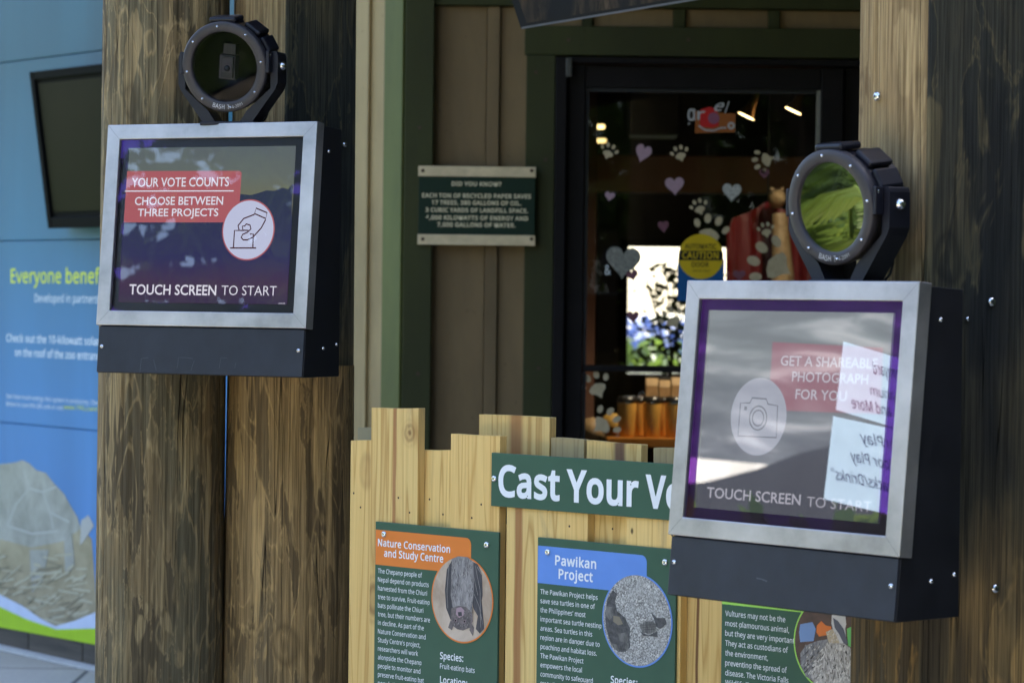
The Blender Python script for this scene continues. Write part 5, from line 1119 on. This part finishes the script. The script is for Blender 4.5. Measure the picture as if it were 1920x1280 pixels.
# curly red logo sticker
t = thing('logo_sticker', moved(ST, *(lambda p: (p[0], 0, p[1]))(ST.px(1333, 225))), 'red and orange logo sticker with curly white letters at the top of the glass', 'sticker')
rd = printm('logo_red', (.50, .02, .02, 1)); og = printm('logo_orange', (.30, .09, .02, 1)); lw = printm('logo_white', (.42, .40, .39, 1)); lp = printm('logo_mauve', (.25, .09, .14, 1))
g = G(); g.ppoly(CF, [(1304, 208), (1379, 214), (1378, 248), (1303, 250)], og, 0); g.ppoly(CF, [(1313, 206), (1330, 200), (1345, 206), (1348, 236), (1336, 240), (1312, 238)], rd, -.0004); g.disc(CF.px(1338, 222), 11 * K9, lp, -.0008, 20); g.build('emblem', CF, t)
def cring(g, x, y, r0, r1): g.ring(CF.px(x, y), r0 * K9, r1 * K9, lw, -.0012, 20)
g = G(); g.text(CF, 'g', (1289, 226), 1303, 28, lw, -.0012, .02); g.text(CF, 'r', (1307, 224), 1322, 20, lw, -.0012, .02); g.text(CF, 'e', (1339, 208), 1358, 20, lw, -.0012, .02, shear=.5); g.text(CF, 'l', (1358, 212), 1368, 20, lw, -.0012, .02, shear=.5); cring(g, 1371, 236, 3, 7); g.pstroke(CF, [(1310, 236), (1322, 244), (1338, 245), (1352, 240), (1362, 240)], .005, lw, -.0012); g.build('lettering', CF, t)
g = G(); g.text(ST, '&', (1134, 515), 1145, 18, SW, -.0008, .0); tag(g.build('ampersand_sticker', ST), 'small white curl mark at the lower left of the leopard heart', 'sticker')

# ------------------------------------------------------------------ things inside the shop
warm = plain('tumbler_amber', (.80, .42, .09, 1), .3); lid = plain('tumbler_lid', (.02, .018, .016, 1), .3)
TB_ = Fr((0, 9.75, 0), (1, 0, 0)); K97 = 9.75 / F
sh0, sh1 = TB_.px(1136, 818), TB_.px(1500, 818)
g = G(); g.box(sh0[0], sh1[0], -.06, .4, sh0[1] - .033, sh0[1], painted('orange_shelf_board', (.50, .19, .035, 1), .4, .05)); g.build('board', TB_, (shf := thing('display_shelf', moved(TB_, sh0[0] + .3, 0, sh0[1] - .033), 'orange wooden shelf inside the shop holding the tumblers', 'shelf')), .004)
for s in (.1, .5): g = G(); g.box(sh0[0] + s, sh0[0] + s + .03, .0, .3, 0.02, sh0[1] - .034, M['beam']); g.build('bracket', TB_, shf)
def tumbler(x, dy, h, w_, label, mat=warm):
    p = TB_.px(x, 818, dy); f = Fr((TB_.o + TB_.U * p[0] + TB_.Y * dy + Vector((0, 0, sh0[1]))), (1, 0, 0)); t = thing('tumbler', f, label, 'tumbler', 'amber tumblers on the shop shelf')
    T = Matrix(((1, 0, 0, 0), (0, 0, 1, 0), (0, 1, 0, 0), (0, 0, 0, 1)))   # lathe axis upright
    r = w_ / 2; bod = G(); bod.lathe([(.0001, .001), (r * .82, .001), (r * .86, .004), (r, h * .86), (r, h * .87)], mat, 24, T); bod.build('cup', f, t)
    l = G(); l.lathe([(r * 1.0, h * .872), (r * 1.06, h * .88), (r * 1.06, h * .93), (r * .95, h * .95), (r * .9, h), (.0001, h)], lid, 24, T); l.build('lid', f, t)
    l = G(); l.lathe([(r * 1.02, h * .84), (r * 1.03, h * .868)], M['chrome'], 24, T); l.build('metal_band', f, t)
hT = 76 * K97
for x, dy, sc, lb in ((1175, 0, 1, 'amber tumbler at the left end of the front row on the shelf'), (1222, 0, 1, 'amber tumbler in the middle of the front row on the shelf'), (1264, 0, 1, 'amber tumbler beside the kiosk frame, third in the front row'), (1199, .11, .96, 'amber tumbler in the back row between the left and middle ones'), (1243, .11, .96, 'amber tumbler in the back row behind the middle and third'), (1306, 0, 1, 'amber tumbler hidden from the front by the right kiosk')):
    tumbler(x, dy, hT * sc, 36 * K97 * sc, lb)
bagm = mottled('kraft_paper', (.28, .18, .09, 1), (.48, .34, .18, 1), (12, 12, 12))
sh2 = TB_.px(1160, 745, .35)[1]
g = G(); g.box(TB_.px(1200, 745, .35)[0], sh1[0], .33, .6, sh2 - .02, sh2, M['beam']); tag(g.build('rear_shelf', TB_, None, .003), 'dark wooden back shelf behind the tumblers carrying kraft pouches', 'shelf')
for i, (x, w_, h_) in enumerate(((1222, 24, 40), (1246, 22, 36), (1270, 24, 42))):
    p = TB_.px(x, 745, .35); k = 10.1 / F; f = moved(TB_, p[0], .36, sh2); t = thing('kraft_pouch', f, ['kraft paper pouch at the left of the back shelf above the tumblers', 'kraft paper pouch in the middle of the back shelf', 'kraft paper pouch on the back shelf nearest the kiosk'][i], 'pouch', 'kraft pouches on the back shelf')
    hw, hh = w_ * k / 2, h_ * k; g = G()
    vs = [(-hw, -.02, 0), (hw, -.02, 0), (hw, .03, 0), (-hw, .03, 0), (-hw * .95, -.025, hh * .6), (hw * .9, -.028, hh * .6), (hw, .03, hh * .6), (-hw, .03, hh * .6), (-hw, .002, hh), (hw * .96, .001, hh * .98), (hw, .006, hh), (-hw, .007, hh)]
    g.add(vs, [(0, 1, 5, 4), (1, 2, 6, 5), (2, 3, 7, 6), (3, 0, 4, 7), (4, 5, 9, 8), (5, 6, 10, 9), (6, 7, 11, 10), (7, 4, 8, 11), (8, 9, 10, 11)], bagm); g.build('bag', f, t, .003)
    g = G(); g.box(-hw, hw, -.004, .01, hh * .93, hh * 1.08, lid); g.build('clip', f, t, .002)
yelm = mottled('mustard_fabric', (.28, .15, .03, 1), (.55, .34, .07, 1), (30, 30, 30))
for i, (x, y, s, m_) in enumerate(((1150, 790, 24, yelm), (1112, 800, 26, bagm), (1138, 812, 20, bagm))):
    p = TB_.w(TB_.px(x, y, -.0)[0], .1, TB_.px(x, y, .1)[1]); f = Fr(p - Vector((0, 0, s * K97)), (1, 0, 0)); g = G(); rr2 = random.Random(i); r_ = s * K97
    T = Matrix(((1, 0, 0, 0), (0, 0, 1, 0), (0, 1, 0, r_ * 0), (0, 0, 0, 1)))
    g.lathe([(.0001, 0), (r_ * .8, .002), (r_, r_ * .6), (r_ * .9, r_ * 1.2), (r_ * .45, r_ * 1.6), (.0001, r_ * 1.7)], m_, 14, T)
    tag(g.build('soft_toy' if m_ is yelm else 'wrapped_parcel', f), ['mustard soft bundle left of the tumblers behind the glass', 'brown wrapped bundle at the lower left of the door glass', 'small brown bundle in front of the shelf end'][i], 'bundle')
g = G(); g.box(TB_.px(1085, 820)[0], TB_.px(1170, 820)[0], .0, .45, .02, TB_.px(1100, 826, .1)[1], M['intwall']); tag(g.build('low_cabinet', TB_, None, .01), 'dark low cabinet under the brown bundles inside the door', 'cabinet')
# red garment on a hanger
RF = Fr((0, 10.4, 0), (1, 0, 0)); rdm = mottled('red_cloth', (.10, .004, .006, 1), (.22, .008, .012, 1), (8, 8, 2)); t = thing('red_garment', moved(RF, RF.px(1435, 600)[0], 0, RF.px(1435, 600)[1]), 'red long garment hanging inside the shop behind the right kiosk', 'garment')
pts = [(1398, 400), (1425, 388), (1440, 372), (1452, 388), (1480, 398), (1505, 440), (1522, 560), (1530, 760), (1350, 760), (1362, 560), (1362, 440), (1372, 410)]
g = G(); L_ = [RF.px(*p) for p in pts]
# folded front: strips with in-and-out pleats
xs = [RF.px(1362 + i * 10, 500)[0] for i in range(17)]
def top_z(u):
    best = 2.5
    P2 = [RF.px(*p) for p in ((1362, 440), (1372, 410), (1398, 400), (1425, 388), (1440, 372), (1452, 388), (1480, 398), (1505, 440), (1522, 520))]
    for (a0, b0), (a1, b1) in zip(P2, P2[1:]):
        if a0 <= u <= a1: return b0 + (b1 - b0) * (u - a0) / (a1 - a0)
    return P2[0][1] if u < P2[0][0] else P2[-1][1]
vs = []; bz = RF.px(1400, 780)[1]
for i, u in enumerate(xs):
    zt2 = top_z(u)
    for k in range(6):
        z = zt2 + (bz - zt2) * k / 5; vs.append((u + .004 * math.sin(i * 2 + k), -.05 * math.sin(math.pi * i / 16) - (.012 + .012 * (k > 0)) * math.sin(i * 2.4 + .5 * k) - .01 * math.sin(i * 1.1 + 2 * k), z))
g.add(vs, [(i * 6 + k, (i + 1) * 6 + k, (i + 1) * 6 + k + 1, i * 6 + k + 1) for i in range(16) for k in range(5)], rdm, True)
g.add([(v[0], .06, v[2]) for v in vs], [(i * 6 + k, i * 6 + k + 1, (i + 1) * 6 + k + 1, (i + 1) * 6 + k) for i in range(16) for k in range(5)], rdm, True); g.build('cloth', RF, t)
g = G(); h_ = RF.px(1440, 374); g.tube((h_[0], .0, h_[1]), (h_[0], .0, 2.89), .003, .003, M['rubber'], 6); g.build('hanger', RF, t)
# tan plush with a long neck
PF = Fr((0, 10.15, 0), (1, 0, 0)); plm = mottled('giraffe_plush', (.24, .15, .075, 1), (.46, .35, .20, 1), (34, 34, 34), dist=1); a = PF.px(1468, 520); b = PF.px(1462, 400); e = PF.px(1458, 372)
t = thing('plush_animal', moved(PF, a[0], 0, a[1]), 'tan blotchy long necked plush between the red garment and the round housing', 'soft toy')
g = G(); g.tube((a[0], 0, a[1] - .4), (a[0], 0, a[1]), .05, .04, plm, 12); g.tube((a[0], 0, a[1]), (b[0], 0, b[1]), .04, .026, plm, 12); g.build('neck', PF, t)
g = G(); g.lathe([(.0001, -.07), (.018, -.06), (.03, -.02), (.034, .02), (.0001, .05)], plm, 14, Matrix.Translation((e[0], 0, e[1]))); g.build('head', PF, t)
for s in (-1, 1): g = G(); g.tube((e[0] + s * .012, .02, e[1] + .03), (e[0] + s * .024, .02, e[1] + .036), .007, .004, plm, 8); g.build('ear', PF, t)
# lamps
lampm = emit('lamp_glow', (1, .66, .28, 1), 1.5); brass = plain('brass_lamp', (.22, .10, .03, 1), .3, .6)
LF = Fr((0, 9.6, 0), (1, 0, 0))
for i, (x, y) in enumerate(((1408, 200), (1496, 190))):
    p = LF.px(x, y); f = Fr(LF.w(p[0], 0, p[1]), (1, 0, 0)); t = thing('pendant_lamp', f, ['brass spot lamp with glowing rim near the top centre of the door glass', 'brass spot lamp with glowing rim at the top right corner of the door glass'][i], 'lamp', 'brass spot lamps in the shop')
    Rm = Matrix.Rotation(R_(25), 4, 'Y') @ Matrix(((1, 0, 0, 0), (0, 0, 1, 0), (0, -1, 0, 0), (0, 0, 0, 1)))
    g = G(); g.lathe([(.008, -.05), (.012, -.03), (.016, 0), (.024, .02), (.030, .035)], brass, 20, Rm); g.build('shade', f, t)
    g = G(); g.lathe([(.021, .030), (.029, .0355)], lampm, 20, Rm); g.lathe([(.0001, .03), (.02, .031)], lampm, 20, Rm); g.build('glowing_rim', f, t)
    g = G(); g.tube((-.02, 0, .045), (-.03, 0, 2.89 - f.o.z), .005, .005, M['dkframe'], 6); g.build('stem', f, t)
    ld = bpy.data.lights.new('lamp_light', 'SPOT'); ld.energy = 1.8 if i else 9; ld.color = (1, .80, .58); ld.spot_size = R_(95); ld.spot_blend = .6; ld.shadow_soft_size = .03
    lo = bpy.data.objects.new('lamp_light', ld); COL.objects.link(lo); lo.location = f.o + Vector((.03, -.05, -.06)); lo.rotation_euler = ((Vector((1.0, 10.5, 1.2)) if i else Vector((.5, 9.75, .95))) - lo.location).to_track_quat('-Z', 'Y').to_euler()
for i, (y, x1) in enumerate(((237, 1134), (263, 1137))):
    QF = Fr((0, 13.0, 0), (1, 0, 0)); a = QF.px(1092, y); b = QF.px(x1, y); t = thing('strip_light', moved(QF, a[0], 0, a[1]), ['upper glowing ceiling strip light at the left of the door glass', 'lower glowing ceiling strip light at the left of the door glass'][i], 'lamp', 'strip lights in the shop')
    g = G(); g.box(a[0], b[0], 0, .06, a[1] - .008, a[1] + .008, emit('strip_glow', (1, .66, .25, 1), .7 if i == 0 else .4)); g.build('tube', QF, t, .006)
    g = G(); g.box(a[0], b[0], .0, .08, a[1] + .0095, a[1] + .03, M['dkframe']); g.build('fitting', QF, t)

# ------------------------------------------------------------------ planting: palms, trees and shrubs
LG = leafm('palm_leaf', (.075, .115, .02, 1), (.15, .20, .03, 1)); LD = leafm('dark_leaf', (.03, .055, .015, 1), (.08, .14, .02, 1)); LM = leafm('tree_leaf', (.05, .085, .02, 1), (.16, .24, .04, 1)); BK = pole_mat('palm_bark', (.2, .16, .11, 1), (.13, .1, .07, 1), (.07, .055, .04, 1), (.12, .11, .09, 1), 3)
def palm(x, y, h, nf, L, label, seed, mat=None):
    mat = mat or LG; rd_ = random.Random(seed); f = Fr((x, y, 0), (1, 0, 0)); t = thing('palm_tree', f, label, 'palm', 'palms and trees of the garden')
    g = G(); pts = [(.06 * math.sin(z * 1.1 + seed), .05 * math.cos(z), z) for z in [h * i / 8 for i in range(9)]]
    for i in range(8): g.tube(pts[i], pts[i + 1], .10 - .004 * i, .095 - .004 * i, BK, 12, False)
    g.build('trunk', f, t)
    for k in range(nf):
        az = 2 * math.pi * k / nf + rd_.uniform(-.2, .2); el = rd_.uniform(-.1, 1.2); g = G(); prev = Vector(pts[-1]); d_ = Vector((math.cos(az) * math.cos(el), math.sin(az) * math.cos(el), math.sin(el))); n_ = 16
        for s in range(n_):
            d_ = (d_ + Vector((0, 0, -.085))).normalized(); nx = prev + d_ * L / n_; g.tube(prev, nx, .010 * (1 - s / n_) + .002, .010 * (1 - (s + 1) / n_) + .002, mat, 4, False)
            sd_ = d_.cross(Vector((0, 0, 1))).normalized(); up_ = sd_.cross(d_)
            for sg in (-1, 1):
                for q_ in range(3):
                    b_ = prev.lerp(nx, q_ / 3); ll = L * .33 * math.sin(math.pi * min(1, (s + q_ * .5 + 2) / (n_ + 2))) ** .6
                    tip = b_ + (sd_ * sg * .8 + d_ * .55 + Vector((0, 0, -.35 + rd_.uniform(-.12, .12)))).normalized() * ll; mid = b_.lerp(tip, .45) + up_ * .03; w2 = d_ * .011
                    g.add([b_ - w2 * .4, b_ + w2 * .4, mid + w2, tip, mid - w2], [(0, 1, 2, 3, 4)], mat)
            prev = nx
        g.build('frond', f, t)
def bush(x, y, z, r, h, n_, label, seed, mat, trunk=True, ls=.09, name='tree', cat='tree', holes=.0):
    rd_ = random.Random(seed); f = Fr((x, y, 0), (1, 0, 0)); t = thing(name, f, label, cat, 'palms and trees of the garden')
    if trunk:
        g = G(); g.tube((0, 0, 0), (.1, .05, z), .14, .09, BK, 12, False)
        for k in range(6):
            a = k * 1.05; g.tube((.1, .05, z - .2), (r * .6 * math.cos(a), r * .6 * math.sin(a), z + h * .35 * (1 + .3 * math.sin(k * 2))), .06, .02, BK, 8, False)
        g.build('trunk', f, t)
    cl = [(rd_.uniform(-1, 1), rd_.uniform(-1, 1), rd_.uniform(-1, 1)) for _ in range(26)]; cl = [c for c in cl if sum(q * q for q in c) < 1.2] or cl
    g = G(); vs = []; fs = []
    for i in range(n_):
        c = cl[rd_.randrange(len(cl))]; a = rd_.gauss(0, .2); b_ = rd_.gauss(0, .2); e_ = rd_.gauss(0, .2)
        p = Vector(((c[0] + a) * r, (c[1] + b_) * r, z + h / 2 + (c[2] + e_) * h / 2))
        if p.z < .05: continue
        u = Vector((rd_.gauss(0, 1), rd_.gauss(0, 1), rd_.gauss(0, 1))).normalized(); v = u.orthogonal().normalized(); s = ls * rd_.uniform(.6, 1.3); b0 = len(vs)
        vs += [p - u * s, p + v * s * .45, p + u * s, p - v * s * .45]; fs.append((b0, b0 + 1, b0 + 2, b0 + 3))
    g.add(vs, fs, mat); g.build('crown', f, t); return t
palm(-5.0, 4.7, .35, 28, 1.25, 'short sunlit palm with arching fronds on the lawn left of the kiosks', 1)
palm(-6.6, 6.4, .8, 24, 1.5, 'taller sunlit palm behind the short one on the left lawn', 2)
palm(-7.4, 4.6, .5, 26, 1.4, 'dark green palm farthest left on the lawn', 3, LD)
bush(-10.5, 9.5, .1, 1.8, 1.6, 6000, 'dense shrub mass behind the palms on the left lawn', 4, LM, False, .12, 'garden_shrub', 'shrub')
bush(-10.5, 3.2, .1, 2.0, 1.5, 6000, 'broad green shrub at the far left of the lawn', 5, LM, False, .12, 'garden_shrub', 'shrub')
bush(-7.0, .6, .3, 2.3, 5.2, 9000, 'unseen dark tree added left behind the camera to darken the left screen reflection', 6, LD, True, .11)  # placed and filled out to give the left screen a dark reflection
bush(-9.5, -3.5, 1.0, 3.2, 5.5, 9000, 'big dark tree at the corner of the plaza', 7, LD, True, .14)
bush(-2.2, -9, 1.2, 3.0, 5.0, 8000, 'leafy tree across the plaza left of centre', 8, LD, True, .14)
bush(3.2, -4.6, .9, 2.0, 5.5, 9000, 'unseen dense dark tree added right behind the camera to block front light', 31, LD, True, .12)  # added tree, holds back light from the front
bush(-2.6, -6.2, 1.2, 2.0, 5.0, 8000, 'unseen dense dark tree added left behind the camera to block front light', 32, LD, True, .12)  # second added tree against the front light
bush(3.4, -9.5, 1.0, 3.0, 5.2, 4200, 'leafy tree across the plaza opposite the door', 9, LD, True, .14)
bush(8.5, -8, .8, 3.0, 5.0, 7000, 'leafy tree across the plaza on the right', 10, LD, True, .14)
bush(4.4, .6, 3.4, 1.5, 3.2, 9000, 'unseen spreading dark tree added on the right to block sky light', 33, LD, True, .12)  # crown added to cover the sky at front right
bush(2.0, -2.6, 2.6, 1.2, 3.0, 7000, 'unseen overhanging dark tree added behind the camera on the right to block sky light', 34, LD, True, .11)  # another added crown, shuts out front-right sky
palm(.9, -6.5, 2.2, 22, 2.0, 'single palm across the plaza opposite the shop door', 11, LD)
bush(2.6, 24, .1, 3.4, .95, 6000, 'green shrub border seen through the rear window', 12, LD, False, .13, 'garden_shrub', 'shrub')
BB = leafm('blue_clump_leaf', (.10, .15, .36, 1), (.08, .12, .30, 1))
bush(1.0, 20, .62, .75, .62, 900, 'bluish leaf clump standing for unidentified blue shapes low in the rear window', 14, BB, False, .07, 'garden_shrub', 'shrub')  # leaf clump stands for blue shapes of unknown kind
bush(1.2, 18, .3, 1.0, .66, 2500, 'low pale green shrub nearest the rear window outside', 15, LM, False, .07, 'garden_shrub', 'shrub')
bush(3.6, 27, 1.0, 1.3, 4.4, 2600, 'slender tree seen at the right of the rear window', 13, LM, True, .12)
# potted plant inside, in front of the rear window
PFt = Fr((BW.px(1262, 600)[0] * 14 / 16, 14.0, 0), (1, 0, 0)); t = thing('potted_plant', PFt, 'dark leafy indoor plant in front of the bright rear window', 'plant')
rd_ = random.Random(21); g = G()
for k in range(300):
    a = rd_.uniform(0, 6.28); p = Vector((rd_.gauss(0, .095), rd_.gauss(0, .1), rd_.uniform(.98, 1.5))); u = Vector((math.cos(a), math.sin(a) * .4, rd_.uniform(-.3, .8))).normalized(); v = u.cross(Vector((0, 1, .2))).normalized(); s = rd_.uniform(.012, .030)
    g.add([p, p + u * s + v * s * .45, p + u * s * 2.2, p + u * s - v * s * .45], [(0, 1, 2, 3)], LM)
g.build('foliage', PFt, t)
g = G(); 
for k in range(5): g.tube((.02 * k - .04, 0, .9), (rd_.gauss(0, .1), 0, 1.45), .006, .004, BK, 6)
g.build('stem', PFt, t)
g = G(); g.lathe([(.0001, 0.02), (.12, .02), (.16, .9), (.14, .9)], M['beam'], 20, Matrix(((1, 0, 0, 0), (0, 0, 1, 0), (0, 1, 0, 0), (0, 0, 0, 1)))); g.build('pot', PFt, t)

# ------------------------------------------------------------------ handwritten notices that the right screen mirrors
def mirror(p):
    p = Vector(p); n_ = TR_.Y; d_ = (p - TR_.w(0, .0044, 0)).dot(n_); return p - n_ * 2 * d_
VD = 7.9
VF = Fr((0, VD, 0), (1, 0, 0))
paper = printm('white_paper', (.50, .68, .90, 1), .6); ink = printm('blue_black_ink', (.05, .07, .16, 1), .6); purp = printm('violet_tint', (.12, .04, .55, 1), .5)
M0 = mirror(at(1620, 780, VD)); ux = (mirror(at(1700, 780, VD)) - M0).normalized(); uz = (mirror(at(1620, 700, VD)) - M0).normalized()
NF = Fr(M0, -ux, uz)
def toN(px_, py_, off=0):
    p = mirror(at(px_, py_, VD)) - NF.o; return (p.dot(NF.U), off, p.dot(NF.V))
nb = thing('notice_board', Fr(Vector((M0.x, M0.y, 0)), NF.U), 'free standing notice stand with two handwritten white papers, left of the kiosks', 'notice stand')
def ngroup(name, quad, rows, label=None):
    g = G(); vs = [toN(*p) for p in quad]; sgn = -1
    g.add(vs + [(v[0], .0015, v[2]) for v in vs], [(0, 1, 2, 3), (7, 6, 5, 4), (0, 4, 5, 1), (1, 5, 6, 2), (2, 6, 7, 3), (3, 7, 4, 0)], paper); pp = g.build(name, NF, nb)
    g = G()
    for s, xr_, xl_, yb_, h in rows:      # in the mirror the line starts at its right end
        vsg, fs, W = glyphs(s, .0, 3, 1.0, .25); a = Vector(toN(xr_, yb_, -.001)); b = Vector(toN(xl_, yb_ - (xr_ - xl_) * .22, -.001)); k = (b - a) / W; up = Vector(toN(xr_, yb_ - h, -.001)) - a
        g.add([a + k * x + up * (z / .69) for x, z in vsg], fs, ink)
    g.build('handwriting', NF, pp)
ngroup('paper_sheet', [(1582, 640), (1725, 683), (1713, 812), (1568, 768)], [('mmyard', 1692, 1636, 712, 22), ('uarium', 1688, 1632, 752, 18), ('s and More', 1684, 1597, 783, 20)])
ngroup('paper_sheet', [(1563, 780), (1712, 812), (1700, 972), (1545, 935)], [('terPlay', 1688, 1612, 845, 20), ('door Play', 1680, 1594, 882, 20), ('nacks/Drinks"', 1676, 1558, 922, 20)])
g = G(); vs = [toN(1676, 668, .004), toN(1730, 684, .004), toN(1700, 975, .004), toN(1655, 958, .004)]; g.add(vs + [(v[0], .012, v[2]) for v in vs], [(0, 1, 2, 3), (7, 6, 5, 4), (0, 4, 5, 1), (1, 5, 6, 2), (2, 6, 7, 3), (3, 7, 4, 0)], purp); g.build('violet_tint_strip', NF, nb)  # added strip that stands for the violet tint over the mirrored papers
q0 = NF.w(*toN(1690, 960, .02)); g = G(); g.tube(Vector((q0.x, q0.y, 0)) , q0 + Vector((0, 0, .3)), .012, .012, M['chrome'], 10); g.build('stand_pole', W0, nb)
g = G(); g.tube((q0.x, q0.y, 0), (q0.x, q0.y, .015), .16, .16, M['black'], 24); g.build('stand_base', W0, nb)

# pavilion added beyond the lawn to shape the right screen's reflection
PV = Fr((-14, 5, 0), (0, 1, 0)); pv = thing('reflection_pavilion', PV, 'unseen grey pavilion added to shape the right screen reflection, with bright wedge and dark slope', 'building')
n = NT('grey_render_sun_streaks'); v = n.co((1.1, 1.1, 4.5), rnd=False); q5 = n.noise(v, 1, 4, .55, .9)  # pale streaks of sunlight painted into the wall colour
n.set(Base_Color=n.ramp(q5, [(.42, (.05, .06, .075, 1)), (.54, (.085, .10, .12, 1)), (.62, (.19, .205, .235, 1)), (.72, (.30, .32, .35, 1))]), Roughness=.8); pw = n.mat; pb = painted('bright_wedge_paint', (.75, .74, .72, 1), .7); pk = painted('reflection_dark_paint', (.03, .034, .04, 1), .8)
def pvp(px_, py_, off=0.0):      # where a point seen in the right screen lies on the pavilion's front
    a = mirror(CAM); p = mirror(at(px_, py_, 6)); d_ = p - a; o_ = PV.o + PV.Y * off; t_ = (o_ - a).dot(PV.Y) / d_.dot(PV.Y); q_ = a + d_ * t_ - PV.o
    return (q_.dot(PV.U), q_.dot(PV.V))
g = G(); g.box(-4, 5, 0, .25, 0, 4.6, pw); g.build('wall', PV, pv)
g = G(); g.prism([pvp(*p) for p in ((1180, 845), (1330, 862), (1440, 872), (1400, 930), (1180, 915))], -.06, -.005, pb); g.build('bright_wedge', PV, pv)  # added shape for the bright wedge in the reflection
g = G(); g.prism([pvp(*p, -.3) for p in ((1150, 915), (1320, 905), (1420, 880), (1500, 850), (1600, 826), (1760, 815), (1760, 1150), (1150, 1150))], -.34, -.3, pk); g.build('dark_slope', PV, pv)  # added shape for the dark slope in the reflection
g = G(); g.box(-4.5, 5.5, -.8, 2, 4.62, 4.8, pk); g.build('roof', PV, pv)
for k in range(4): g = G(); x = -4 + k * 2.9; g.box(x, x + .12, -.7, -.58, 0, 4.61, pw); g.build('post', PV, pv)
